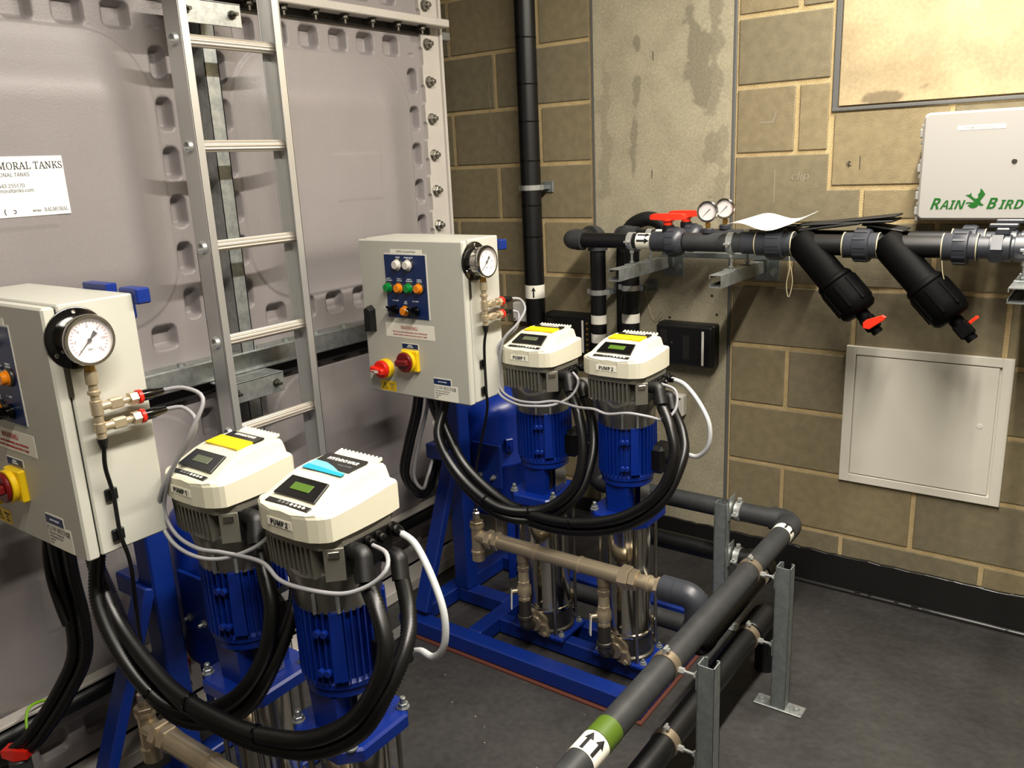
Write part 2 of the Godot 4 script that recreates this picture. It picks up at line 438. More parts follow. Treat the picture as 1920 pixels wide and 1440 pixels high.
# ---------------------------------------------------------------- the room
func block(parent: Node, x0: float, x1: float, y0: float, y1: float, rng: RandomNumberGenerator) -> void:
	var j := 0.0075
	var w := snappedf(x1 - x0 - 2 * j, 0.001); var h := snappedf(y1 - y0 - 2 * j, 0.001)
	var me := cached("block %.3f %.3f" % [w, h], func(): return S().box(Vector3.ZERO, V(w, h, 0.03), 0.003))
	put("block", me, M["block%d" % rng.randi_range(0, 3)], parent, Transform3D(Basis(), V((x0 + x1) / 2, (y0 + y1) / 2, -0.015 + rng.randf_range(-0.001, 0.001))))
func build_room() -> void:
	struct("floor", S().span(V(-4.3, -0.15, -0.25), V(1.9, 0, 5.0)), M.floor)
	struct("ceiling", S().span(V(-4.3, CEIL, -0.25), V(1.9, 3.05, 5.0)), M.ceiling)
	struct("wall_right", S().span(V(1.7, 0, -0.25), V(1.9, CEIL, 5.0)), M.plaster_wall)
	struct("wall_left", S().span(V(-4.3, 0, -0.25), V(-4.1, CEIL, 5.0)), M.plaster_wall)
	struct("wall_front", S().span(V(-4.3, 0, 4.8), V(1.9, CEIL, 5.0)), M.plaster_wall)
	var wb := struct("wall_back", S().span(V(-4.3, 0, -0.25), V(1.9, CEIL, -0.005)), M.mortar)
	var rng := RandomNumberGenerator.new(); rng.seed = 12
	var bed := func(k: int) -> float: return 0.212 + 0.2245 * k
	for k in range(-1, 12):
		var y0: float = maxf(0.0, bed.call(k)); var y1: float = minf(CEIL, bed.call(k + 1))
		var left: Array = [-2.95, -2.85, -2.402, -1.953, -1.713] if k % 2 == 0 else [-2.95, -2.62, -2.17, -1.713]
		for q in left.size() - 1: block(wb, left[q], left[q + 1], y0, y1, rng)
		if k == 5: continue
		var right := [-1.138]
		var x := -0.925 if k % 2 == 0 else -0.704
		while x < 1.7: right.append(x); x += 0.45
		right.append(1.7)
		for q in right.size() - 1:
			if k >= 6:
				if right[q] >= -0.816: break
				block(wb, right[q], minf(right[q + 1], -0.816), y0, y1, rng)
			else: block(wb, right[q], right[q + 1], y0, y1, rng)
	# the cut course under the lintel
	var a: float = bed.call(5); var b: float = bed.call(6)
	var L := []
	for p in [[-1.138, a], [-0.706, a], [-0.706, 1.442], [-0.811, 1.442], [-0.811, b], [-1.138, b]]: L.append(Vector2(p[0], p[1]))
	var Ls := []
	var cc := Vector2(-0.95, 1.43)
	for p in L: Ls.append(p + Vector2(signf(cc.x - p.x), 0.0) * 0.0055 + Vector2(0, (0.0055 if p.y == a else -0.0055)))
	obj("block", S().extrude(Ls, 0.03, Transform3D(Basis(), V(0, 0, -0.03)), 0.003), M.block2, wb)
	var xs := [-0.706, -0.254, 0.196, 0.646, 1.096, 1.7]
	for q in xs.size() - 1: block(wb, xs[q], xs[q + 1], a, 1.442, rng)
	xs = [-0.811, -0.46, -0.01, 0.44, 0.89, 1.7]
	for q in xs.size() - 1: block(wb, xs[q], xs[q + 1], 1.442, 1.685, rng)
	# concrete strip, lintel and their sealed joints
	var c := S()
	c.quad(V(-1.7, 0.1, 0.004), V(-1.15, 0.1, 0.004), V(-1.15, CEIL, 0.004), V(-1.7, CEIL, 0.004))
	c.quad(V(-1.7, 0.1, -0.02), V(-1.7, 0.1, 0.004), V(-1.7, CEIL, 0.004), V(-1.7, CEIL, -0.02))
	c.quad(V(-1.15, 0.1, 0.004), V(-1.15, 0.1, -0.02), V(-1.15, CEIL, -0.02), V(-1.15, CEIL, 0.004))
	obj("concrete_column", c, M.column, wb, "pale cast concrete strip with damp patches")
	for x in [-1.706, -1.144]: obj("sealant_strip", S().span(V(x - 0.006, 0.1, -0.01), V(x + 0.006, CEIL, 0.003), 0.002), M.sealant, wb)
	var l := S()
	l.quad(V(-0.79, 1.7, 0.006), V(1.7, 1.7, 0.006), V(1.7, CEIL, 0.006), V(-0.79, CEIL, 0.006))
	l.quad(V(-0.79, 1.7, -0.02), V(1.7, 1.7, -0.02), V(1.7, 1.7, 0.006), V(-0.79, 1.7, 0.006))
	l.quad(V(-0.79, 1.7, -0.02), V(-0.79, 1.7, 0.006), V(-0.79, CEIL, 0.006), V(-0.79, CEIL, -0.02))
	obj("concrete_lintel", l, M.lintel, wb, "cream concrete lintel stained along its lower edge")
	obj("sealant_strip", S().span(V(-0.814, 1.684, -0.01), V(-0.795, CEIL, 0.004), 0.003), M.sealant, wb)
	obj("sealant_strip", S().span(V(-0.814, 1.682, -0.01), V(1.7, 1.695, 0.005), 0.003), M.sealant, wb)
	# chalk and marker marks
	var mk := S()
	for p in [[-0.75, 1.515, 0.005, 0.006], [-0.716, 1.52, 0.0022, 0.042]]: mk.box(V(p[0], p[1], 0.001), V(p[2], p[3], 0.0006))
	mk.tube(smooth([V(-0.743, 1.522, 0.001), V(-0.752, 1.524, 0.001), V(-0.757, 1.517, 0.001), V(-0.75, 1.511, 0.001), V(-0.741, 1.513, 0.001)], 0.003), 0.0012, 5)
	mk.tube(PackedVector3Array([V(-0.749, 1.527, 0.001), V(-0.751, 1.506, 0.001)]), 0.0012, 5)
	for p in [[-1.45, 1.92], [-1.455, 1.505]]: mk.box(V(p[0], p[1], 0.005), V(0.002, 0.03, 0.0006))
	obj("marker_mark", mk, M.ink, wb)
	text("clip", 0.024, M.chalk, wb, V(-0.905, 1.482, 0.0008), Basis(), "sans", 1.2, 0.2)
	var ck := S()
	ck.box(V(-0.993, 1.45, 0.001), V(0.003, 0.11, 0.0006))
	ck.box(V(-1.0, 1.68, 0.001), V(0.004, 0.04, 0.0006), 0.0, Basis(Vector3.BACK, -0.3))
	ck.box(V(-1.028, 1.664, 0.001), V(0.045, 0.004, 0.0006))
	ck.box(V(-2.2, 1.79, 0.001), V(0.0025, 0.2, 0.0006), 0.0, Basis(Vector3.BACK, 0.03))
	ck.box(V(-2.215, 1.665, 0.001), V(0.003, 0.04, 0.0006), 0.0, Basis(Vector3.BACK, -0.4))
	ck.box(V(-2.165, 1.665, 0.001), V(0.003, 0.04, 0.0006), 0.0, Basis(Vector3.BACK, -0.3))
	ck.box(V(-2.17, 1.684, 0.001), V(0.03, 0.003, 0.0006))
	obj("chalk_mark", ck, M.chalk, wb)
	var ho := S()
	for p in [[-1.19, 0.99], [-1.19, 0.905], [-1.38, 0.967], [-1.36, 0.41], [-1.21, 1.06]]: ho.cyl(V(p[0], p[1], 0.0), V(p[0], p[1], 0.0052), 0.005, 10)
	obj("painted_drill_hole", ho, M.cast, wb)  # dark discs for drilled holes, the shade inside them painted as colour
	# painted upstand with a ragged top edge
	var top := [Vector2(-4.1, 0.0)]
	rng.seed = 5
	var px := -4.1
	top.append(Vector2(-4.1, 0.136))
	while px < 1.66:
		px += rng.randf_range(0.015, 0.05)
		top.append(Vector2(minf(px, 1.7), 0.137 + rng.randf_range(-0.004, 0.004)))
	top.append(Vector2(1.7, 0.0))
	var sk := S().extrude(top, 0.012, Transform3D(Basis(), V(0, 0, 0.0)), 0.002)
	sk.tube(PackedVector3Array([V(-4.1, 0.004, 0.014), V(1.7, 0.004, 0.014)]), 0.011, 10)
	var bb := struct("baseboard_back", sk, M.skirt)
	var bd := S()
	px = -2.9
	while px < 1.6:      # beads of glossy sealer that ran along the two edges
		var w := rng.randf_range(0.006, 0.03)
		if rng.randf() < 0.4: bd.tube(PackedVector3Array([V(px, 0.012, 0.022), V(px + w, 0.012 + rng.randf_range(-0.002, 0.002), 0.022)]), rng.randf_range(0.0015, 0.003), 6)
		if rng.randf() < 0.3: bd.tube(PackedVector3Array([V(px, 0.136, 0.008), V(px + w, 0.136, 0.008)]), 0.0018, 6)
		px += w + rng.randf_range(0.002, 0.02)
	var be := obj("sealer_bead", bd, M.bead, bb)
	be.set_meta("kind", "stuff")

# ---------------------------------------------------------------- lamps
func lamp(x: float, z: float, e: float, label: String) -> void:
	var t := thing("fluorescent_batten", V(x, 2.78, z), label, "ceiling light")
	obj("housing", S().box(V(x, 2.86, z), V(0.12, 0.08, 1.56), 0.008), M.lamp_body, t)
	for s in [-1, 1]:
		obj("tube", S().cyl(V(x + s * 0.035, 2.795, z - 0.74), V(x + s * 0.035, 2.795, z + 0.74), 0.013, 14), M.tube_glow, t)
		for q in [-1, 1]: obj("lamp_holder", S().box(V(x + s * 0.035, 2.8, z + q * 0.755), V(0.026, 0.05, 0.028), 0.003), M.lamp_body, t)
	var a := AreaLight3D.new()
	adopt(a, "tube_light", t)
	a.position = V(0, -0.003, 0)
	a.rotation.x = -PI / 2
	a.area_size = Vector2(0.1, 1.48)
	a.light_color = Color(1.0, 0.97, 0.925)
	a.light_energy = e
	a.shadow_enabled = true
	a.area_range = 12.0

# ---------------------------------------------------------------- the tank
func tank_panel(parent: Node, z0: float, z1: float, y0: float, y1: float, step: float) -> void:
	var W := z1 - z0; var H := y1 - y0
	var ns := int(W / step); var nt := int(H / step)
	var mb := S()
	var hs := PackedFloat32Array(); hs.resize((ns + 1) * (nt + 1))
	var patch := Rect2(0.335 if z0 < 1.0 else 0.447, 0.412, 0.21, 0.152) if H > 0.9 else Rect2(0, 0, 0, 0)
	for a in ns + 1:
		for b in nt + 1:
			var s := W * a / ns; var t := H * b / nt
			var ds := minf(s, W - s); var dt := minf(t, H - t)
			var ca := maxf(0.0, 0.3 - ds); var cb := maxf(0.0, 0.3 - dt)
			var d := 0.3 - sqrt(ca * ca + cb * cb)
			var h := 0.004 * smoothstep(0.118, 0.126, d) + 0.03 * smoothstep(0.12, 0.27, d) + 0.01 * smoothstep(0.2, 0.3, d)
			var near := 1.0
			var k := roundf((t - 0.036) / 0.1285)
			if ds < 0.14 and k >= 0 and k <= 7 and t > 0.1 and H - t > 0.1:
				var q := Vector2(absf(ds - 0.093) - 0.006, absf(t - 0.036 - k * 0.1285) - 0.025)
				near = Vector2(maxf(q.x, 0), maxf(q.y, 0)).length() - 0.013
			var kk := roundf((s - 0.07) / 0.1225)
			if dt < 0.14 and kk >= 0 and kk <= 7 and ds > 0.12:
				var q2 := Vector2(absf(s - 0.07 - kk * 0.1225) - 0.02, absf(dt - 0.083) - 0.016)
				near = minf(near, Vector2(maxf(q2.x, 0), maxf(q2.y, 0)).length() - 0.013)
			h -= 0.034 * (1.0 - smoothstep(-0.006, 0.006, near))
			if H > 0.4 and patch.has_point(Vector2(s, t)): h += 0.0012
			hs[a * (nt + 1) + b] = h
	for a in ns + 1:
		for b in nt + 1:
			var dz := (hs[mini(a + 1, ns) * (nt + 1) + b] - hs[maxi(a - 1, 0) * (nt + 1) + b]) / (2.0 * W / ns)
			var dy := (hs[a * (nt + 1) + mini(b + 1, nt)] - hs[a * (nt + 1) + maxi(b - 1, 0)]) / (2.0 * H / nt)
			mb.vert(V(XT + hs[a * (nt + 1) + b], y0 + H * b / nt, z0 + W * a / ns), V(1, -dy, -dz).normalized())
	for a in ns:
		for b in nt:
			var o := a * (nt + 1) + b
			mb.qn(o, o + 1, o + nt + 2, o + nt + 1)
	obj("wall_panel", mb, M.tank, parent)
func build_tank() -> void:
	var t := thing("sectional_water_tank", V(XT, 0, 1.9), "large grey moulded panel water tank with bolted flanges behind the ladder", "water tank")
	obj("tank_body", S().span(V(-3.4, 0.01, 0.42), V(XT - 0.075, 2.56, 3.44)), M.tank, t)
	for c in [[0.455, 1.453], [1.453, 2.451], [2.451, 3.449]]:
		var st := 0.005 if c[0] < 2.0 else 0.008
		tank_panel(t, c[0], c[1], 0.06, 1.06, st)
		tank_panel(t, c[0], c[1], 1.06, 2.06, st)
		tank_panel(t, c[0], c[1], 2.06, 2.56, st)
	# corner flange with a scalloped inner edge
	var o := [Vector2(0.405, 0.0), Vector2(0.405, 2.56)]
	var y := 2.56
	while y > 0.13:
		for e in [[0.505, 0.0], [0.505, 0.06], [0.498, 0.068], [0.498, 0.12]]: o.append(Vector2(e[0], maxf(y - e[1], 0.02 - e[1] * 0.1)))
		y -= 0.1285
	o.append(Vector2(0.505, 0.0))
	obj("corner_flange", S().extrude(o, 0.022, Transform3D(Basis(V(0, 0, 1), V(0, 1, 0), V(-1, 0, 0)), V(XT + 0.014, 0, 0)) * Transform3D(Basis(), V(0, 0, 0)), 0.0), M.tank_flange, t)
	obj("edge_lip", S().span(V(XT - 0.03, 0, 0.397), V(XT + 0.026, 2.56, 0.409), 0.002), M.tank_flange, t)
	obj("end_tab", S().box(V(XT + 0.01, 2.03, 0.37), V(0.02, 0.03, 0.05), 0.003), M.galv, t)
	var bolt := cached("tank bolt", func(): return S().cyl(V(0, 0, 0), V(0.004, 0, 0), 0.02, 16).hexa(V(0.004, 0, 0), V(1, 0, 0), 0.0165, 0.014).cyl(V(0.018, 0, 0), V(0.03, 0, 0), 0.0085, 10, 0.001))
	y = 1.096 - 0.1285 * 8
	while y < 2.5:
		put("bolt", bolt, M.steel, t, Transform3D(Basis(), V(XT + 0.014, y, 0.476)))
		y += 0.1285
	# horizontal joints
	obj("joint_flange", S().span(V(XT - 0.01, 2.05, 0.412), V(XT + 0.075, 2.076, 3.44), 0.003), M.tank_flange, t)
	obj("joint_gasket", S().span(V(XT - 0.01, 2.028, 0.46), V(XT + 0.02, 2.05, 3.44)), M.gap, t)
	var nut := cached("hanging bolt", func(): return S().cyl(V(0, 0, 0), V(0, -0.004, 0), 0.015, 16).hexa(V(0, -0.004, 0), V(0, -1, 0), 0.012, 0.011).cyl(V(0, -0.015, 0), V(0, -0.03, 0), 0.006, 10, 0.001))
	for q in 14: put("bolt", nut, M.cast, t, Transform3D(Basis(), V(XT + 0.045, 2.05, 0.53 + q * 0.1225)))
	for b in [[1.0, 1.062]]:
		obj("stiffening_beam", S().span(V(XT - 0.01, b[0], 0.41), V(XT + 0.06, b[1], 3.44), 0.004), M.galv, t)
		obj("joint_gasket", S().span(V(XT - 0.01, b[0] - 0.042, 0.46), V(XT + 0.022, b[0], 3.44)), M.gap, t)
		for q in 16: put("bolt", cached("top bolt", func(): return S().hexa(V(0, 0, 0), V(0, 1, 0), 0.011, 0.008)), M.galv, t, Transform3D(Basis(), V(XT + 0.035, b[1], 0.53 + q * 0.1225)))
	obj("foot_flange", S().span(V(XT - 0.01, 0.001, 0.41), V(XT + 0.085, 0.045, 3.44), 0.003), M.tank_flange, t)
	obj("corner_channel", S().span(V(XT - 0.02, 0.0, 2.40), V(XT + 0.012, 2.56, 2.50), 0.003), M.tank_flange, t)
	# vertical stiffener behind the ladder: a lipped channel
	var ch := S()
	ch.span(V(XT, 0, 1.398), V(XT + 0.006, 2.56, 1.446)).span(V(XT, 0, 1.398), V(XT + 0.056, 2.56, 1.403), 0.001).span(V(XT, 0, 1.441), V(XT + 0.056, 2.56, 1.446), 0.001).span(V(XT + 0.05, 0, 1.398), V(XT + 0.056, 2.56, 1.446), 0.001)
	obj("stiffening_channel", ch, M.galv, t)
	var sg := thing("maker_sign", V(XT + 0.044, 1.4985, 1.98), "white printed maker's sign on the grey tank, cut by the frame", "sign")
	obj("plate", S().span(V(XT + 0.044, 1.4985, 1.868), V(XT + 0.0475, 1.635, 2.22), 0.001), M.sign, sg)
	var B := Basis(Vector3.UP, PI / 2)
	var xx := XT + 0.0479
	text("BALMORAL TANKS", 0.0155, M.ink, sg, V(xx, 1.6135, 1.964), B, "serif", 0.94)
	text("SECTIONAL TANKS", 0.0085, M.ink_grey, sg, V(xx, 1.594, 1.998), B, "sans", 0.98)
	text("01443 255170", 0.008, M.ink_grey, sg, V(xx, 1.5695, 2.000), B, "sans", 1.0)
	text("www.balmoraltanks.com", 0.008, M.ink_grey, sg, V(xx, 1.5585, 2.005), B, "sans", 0.95)
	text("BALMORAL", 0.0085, M.ink_grey, sg, V(xx, 1.512, 1.902), B, "serif", 0.85)
	text("wras", 0.006, M.ink_grey, sg, V(xx, 1.5115, 1.948), B, "bold", 1.0)
	text("(", 0.011, M.ink, sg, V(xx, 1.5125, 2.018), B, "bold", 1.0)
	text("C", 0.009, M.ink, sg, V(xx, 1.5115, 1.997), B * Basis(Vector3.BACK, PI), "bold", 1.0)

# ---------------------------------------------------------------- the ladder
func build_ladder() -> void:
	var t := thing("ladder", V(-1.97, 0, 1.44), "aluminium ladder with ribbed rungs fixed upright to the grey tank", "ladder")
	for z in [1.293, 1.583]:
		var s := S()
		var sg := 1.0 if z < 1.4 else -1.0
		var wz: float = z - 0.0125 if sg > 0 else z + 0.0095
		s.span(V(-2.002, 0.002, wz), V(-1.938, 2.75, wz + 0.003))
		for x in [-2.002, -1.942]: s.span(V(x, 0.002, z - 0.0125), V(x + 0.004, 2.75, z + 0.0125), 0.001)
		obj("stile", s, M.alu, t)
	var star := []
	for k in 40: star.append(Vector2(cos(TAU * k / 40), sin(TAU * k / 40)) * (0.0155 if k % 4 < 2 else 0.0138))
	var rung := cached("rung", func(): return S().extrude(star, 0.29, Transform3D(Basis(), V(0, 0, -0.145))))
	var eye := cached("eye", func(): return S().lathe([Vector2(0.011, 0), Vector2(0.0115, 0.009), Vector2(0.0155, 0.009), Vector2(0.019, 0.0)], Transform3D(Basis(Vector3.RIGHT, PI / 2), Vector3.ZERO), 20))
	var holm := cached("eye hole", func(): return S().cyl(V(0, 0, 0), V(0, 0, 0.0016), 0.0105, 16))
	for k in 10:
		var y := 0.099 + 0.258 * k
		put("rung", rung, M.rung, t, Transform3D(Basis(), V(-1.97, y, 1.438)))
		put("rung_end", eye, M.alu, t, Transform3D(Basis(), V(-1.97, y, 1.5955)))
		put("rung_bore", holm, M.alu, t, Transform3D(Basis(), V(-1.97, y, 1.5945)))
	for y in [1.0, 2.012]:
		var b := S().span(V(-2.075, y - 0.006, 1.37), V(-1.99, y, 1.565), 0.002).span(V(-1.996, y - 0.06, 1.37), V(-1.99, y, 1.565), 0.001)
		var br := obj("bracket", b, M.galv, t)
		for z in [1.4, 1.54]:
			obj("bolt", S().cyl(V(-1.99, y - 0.03, z), V(-1.987, y - 0.03, z), 0.012, 14).hexa(V(-1.987, y - 0.03, z), V(1, 0, 0), 0.0095, 0.008).cyl(V(-1.98, y - 0.03, z), V(-1.965, y - 0.03, z), 0.005, 10), M.cast, br)

# ---------------------------------------------------------------- pumps
func gland(p: Vector3, d: Vector3, r: float, mb: MB) -> void:
	mb.lathe([Vector2(0, 0), Vector2(r * 1.25, 0), Vector2(r * 1.25, r * 0.9), Vector2(r * 1.05, r), Vector2(r * 1.05, r * 1.8), Vector2(r * 0.7, r * 2.6), Vector2(0, r * 2.6)], MB.along(p, p + d), 14)
func housing_rings() -> Array:
	# cross-sections of the cream cover from back to front: z, half width, band top, arch half width, arch top
	var out := []
	for s in [[-0.100, 0.070, 1.026, 0.048, 1.036], [-0.096, 0.085, 1.035, 0.06, 1.056], [-0.088, 0.092, 1.041, 0.066, 1.067], [-0.06, 0.096, 1.042, 0.0695, 1.0725], [-0.02, 0.098, 1.039, 0.071, 1.0715], [0.01, 0.098, 1.0365, 0.0715, 1.068], [0.03, 0.098, 1.035, 0.072, 1.0625], [0.055, 0.097, 1.0335, 0.073, 1.0515], [0.078, 0.095, 1.0325, 0.0745, 1.0405], [0.086, 0.089, 1.032, 0.0745, 1.0375], [0.094, 0.079, 1.0315, 0.072, 1.0362], [0.103, 0.062, 1.031, 0.0595, 1.034], [0.108, 0.03, 1.0295, 0.028, 1.031]]:
		var z: float = s[0]; var w: float = s[1]; var yb: float = s[2]; var wt: float = s[3]; var yt: float = s[4]
		var y0 := 0.985
		var ws := minf(w - 0.004, wt + 0.007)
		out.append([V(-w, y0, z), V(-w, yb - 0.004, z), V(-w + 0.004, yb, z), V(-ws, yb + 0.0015, z), V(-wt, lerpf(yb, yt, 0.85), z), V(-wt + 0.006, yt, z), V(0, yt + 0.002, z), V(wt - 0.006, yt, z), V(wt, lerpf(yb, yt, 0.85), z), V(ws, yb + 0.0015, z), V(w - 0.004, yb, z), V(w, yb - 0.004, z), V(w, y0, z)])
	return out
func build_pump(ax: float, ay: float, az: float, num: int, blue_sticker: bool, label: String, group: String) -> void:
	var c := V(ax, ay, az)
	var t := thing("booster_pump", V(ax, 0.061 + ay, az), label, "pump", group)
	var P := func(called: String, mb: MB, m: Material, parent: Node = t) -> MeshInstance3D:
		var key := "pump %s %d" % [called, mb.v.size()]
		if not CACHE.has(key): CACHE[key] = mb.mesh()
		var o := MeshInstance3D.new()
		o.mesh = CACHE[key]; o.material_override = m
		if parent == t: o.position = V(0, -0.061, 0)
		adopt(o, called, parent)
		ORG[o] = c
		return o
	var pts := []
	# base, foot and stainless sleeve
	P.call("base_plate", S().box(V(0, 0.069, 0), V(0.185, 0.014, 0.15), 0.003), M.blue)
	for x in [-0.078, 0.078]:
		for z in [-0.055, 0.055]: put("bolt", cached("pump bolt", func(): return S().cyl(V(0, 0, 0), V(0, 0.002, 0), 0.011, 14).hexa(V(0, 0.002, 0), V(0, 1, 0), 0.009, 0.007).cyl(V(0, 0.009, 0), V(0, 0.016, 0), 0.0045, 8)), M.galv, t, Transform3D(Basis(), c + V(x, 0.076, z)))
	P.call("pump_foot", S().lathe([Vector2(0, 0.076), Vector2(0.079, 0.076), Vector2(0.079, 0.086), Vector2(0.072, 0.09), Vector2(0.071, 0.155), Vector2(0.0, 0.155)], Transform3D(), 40), M.cast)
	for k in 12: pts.append(Vector2(cos(TAU * k / 12) * 0.058, sin(TAU * k / 12) * 0.03) if k % 6 != 3 and k % 6 != 0 else Vector2(cos(TAU * k / 12) * 0.062, 0))
	for s in [-1, 1]:
		var pf: MeshInstance3D = P.call("port_flange", S().extrude(pts, 0.014, Transform3D(Basis() if s > 0 else Basis(Vector3.UP, PI), V(0, 0.118, s * 0.075)) * Transform3D(Basis(Vector3.BACK, -0.7), Vector3.ZERO), 0.002).cyl(V(0, 0.118, s * 0.06), V(0, 0.118, s * 0.078), 0.034, 18).cyl(V(0, 0.118, s * 0.088), V(0, 0.118, s * 0.098), 0.025, 18) if s > 0 else S().extrude(pts, 0.0141, Transform3D(Basis(Vector3.UP, PI), V(0, 0.118, -0.075)) * Transform3D(Basis(Vector3.BACK, -0.7), Vector3.ZERO), 0.002).cyl(V(0, 0.118, -0.06), V(0, 0.118, -0.078), 0.034, 18).cyl(V(0, 0.118, -0.088), V(0, 0.118, -0.1), 0.025, 20), M.nickel_dull)
		for q in [-1, 1]: put("bolt", cached("flange bolt", func(): return S().hexa(V(0, 0, 0), V(0, 0, 1), 0.008, 0.007)), M.nickel, t, Transform3D(Basis() if s > 0 else Basis(Vector3.UP, PI), c + V(q * 0.036, 0.118 - s * q * 0.031 * s, s * 0.089)))
	P.call("sleeve", S().lathe([Vector2(0, 0.15), Vector2(0.0735, 0.15), Vector2(0.0745, 0.155), Vector2(0.0735, 0.161), Vector2(0.069, 0.163), Vector2(0.069, 0.52), Vector2(0.074, 0.524), Vector2(0.074, 0.532), Vector2(0, 0.532)], Transform3D(), 48), M.chrome)
	for x in [-0.053, 0.053]:
		for z in [-0.062, 0.062]: put("tie_rod", cached("tie rod", func(): return S().cyl(V(0, 0.076, 0), V(0, 0.535, 0), 0.0055, 10)), M.steel, t, Transform3D(Basis(), c + V(x * 1.15, 0, z)))
	# blue bracket between sleeve and motor
	var oc := []
	for p in [[0.095, 0.06], [0.06, 0.095], [-0.06, 0.095], [-0.095, 0.06], [-0.095, -0.06], [-0.06, -0.095], [0.06, -0.095], [0.095, -0.06]]: oc.append(Vector2(p[0], p[1]))
	P.call("mounting_flange", S().extrude(oc, 0.028, Transform3D(Basis(Vector3.RIGHT, -PI / 2), V(0, 0.532, 0)), 0.005), M.blue)
	for x in [-0.078, 0.078]:
		for z in [-0.075, 0.075]: put("bolt", cached("flange nut", func(): return S().cyl(V(0, 0, 0), V(0, 0.003, 0), 0.013, 14).hexa(V(0, 0.003, 0), V(0, 1, 0), 0.0108, 0.009).cyl(V(0, 0.012, 0), V(0, 0.024, 0), 0.0062, 10, 0.0015)), M.galv, t, Transform3D(Basis(), c + V(x * 0.94, 0.559, z * 0.94)))
	var lan := S()
	for s in [-1, 1]:
		lan.loft([[V(-0.034, 0.558, s * 0.062), V(0.034, 0.558, s * 0.062), V(0.034, 0.558, s * 0.03), V(-0.034, 0.558, s * 0.03)], [V(-0.036, 0.645, s * 0.066), V(0.036, 0.645, s * 0.066), V(0.036, 0.645, s * 0.03), V(-0.036, 0.645, s * 0.03)]])
	lan.lathe([Vector2(0, 0.64), Vector2(0.062, 0.64), Vector2(0.076, 0.65), Vector2(0.076, 0.664), Vector2(0, 0.664)], Transform3D(), 32)
	P.call("motor_bracket", lan, M.blue)
	P.call("left_coupling_guard", S().span(V(-0.058, 0.562, -0.03), V(-0.0565, 0.64, 0.03)), M.chrome)
	P.call("coupling_guard", S().span(V(0.0565, 0.562, -0.03), V(0.058, 0.64, 0.03)), M.chrome)
	P.call("coupling", S().cyl(V(0, 0.556, 0), V(0, 0.645, 0), 0.024, 16), M.cast)
	# motor with its fins
	P.call("motor_body", S().lathe([Vector2(0, 0.66), Vector2(0.07, 0.66), Vector2(0.08, 0.668), Vector2(0.08, 0.678), Vector2(0.0725, 0.683), Vector2(0.0725, 0.832), Vector2(0.0, 0.832)], Transform3D(), 40), M.blue)
	var fin := S()
	for k in 40:
		var an := TAU * k / 40.0
		var d := V(cos(an), 0, sin(an))
		fin.box(d * 0.0775 + V(0, 0.756, 0), V(0.014, 0.148, 0.0032), 0.0, Basis(Vector3.UP, -an))
	var fo: MeshInstance3D = P.call("cooling_fins", fin, M.blue)
	fo.set_meta("kind", "stuff")
	for an in [0.75, 2.3]:
		P.call("motor_rib" if an < 1.0 else "rear_motor_rib", S().loft([[V(-0.013, 0.69, 0.078), V(0.013, 0.69, 0.078), V(0.013, 0.69, 0.089), V(-0.013, 0.69, 0.089)].map(func(p): return Basis(Vector3.UP, an) * p), [V(-0.011, 0.828, 0.078), V(0.011, 0.828, 0.078), V(0.011, 0.828, 0.0865), V(-0.011, 0.828, 0.0865)].map(func(p): return Basis(Vector3.UP, an) * p)]), M.blue)
	for an in [0.35, 0.5]:
		var d := V(sin(an), 0, cos(an))
		for y in [0.71, 0.79]: put("motor_boss", cached("boss", func(): return S().cyl(V(0, 0, 0), V(0, 0, 0.01), 0.0075, 10, 0.001)), M.blue, t, Transform3D(Basis(Vector3.UP, an - 0.2), c + d * 0.083 + V(0, y - 0.0, 0)))
	var tb := S().box(V(0.092, 0.72, -0.035), V(0.05, 0.085, 0.075), 0.012)
	gland(V(0.117, 0.715, -0.035), V(1, 0, 0.15), 0.011, tb)
	P.call("terminal_box", tb, M.black)
	# adaptor cup and heat sink
	P.call("adaptor_cup", S().lathe([Vector2(0, 0.826), Vector2(0.0815, 0.826), Vector2(0.083, 0.83), Vector2(0.084, 0.868), Vector2(0.0935, 0.908), Vector2(0.0935, 0.915), Vector2(0, 0.915)], Transform3D(), 48), M.steel)
	P.call("cup_clip", S().box(V(-0.086, 0.868, 0.03), V(0.012, 0.055, 0.012), 0.002, Basis(Vector3.BACK, 0.15)), M.galv)
	P.call("front_tab", S().box(V(0.03, 0.85, 0.083), V(0.003, 0.04, 0.006)), M.galv)
	P.call("corner_tab", S().box(V(0.065, 0.85, 0.058), V(0.0041, 0.04, 0.006)), M.galv)
	var hs := []
	for p in [[0.091, 0.055], [0.07, 0.088], [0.03, 0.094], [-0.03, 0.094], [-0.07, 0.088], [-0.091, 0.055], [-0.091, -0.06], [-0.065, -0.092], [0.065, -0.092], [0.091, -0.06]]: hs.append(Vector2(p[0], p[1]))
	P.call("heat_sink", S().extrude(hs.map(func(p): return Vector2(p.x, -p.y) * 0.76), 0.075, Transform3D(Basis(Vector3.RIGHT, -PI / 2), V(0, 0.9, 0))), M.sink)
	P.call("heat_sink_rim", S().extrude(hs.map(func(p): return Vector2(p.x, -p.y) * 1.03), 0.019, Transform3D(Basis(Vector3.RIGHT, -PI / 2), V(0, 0.967, 0)), 0.0), M.sink)
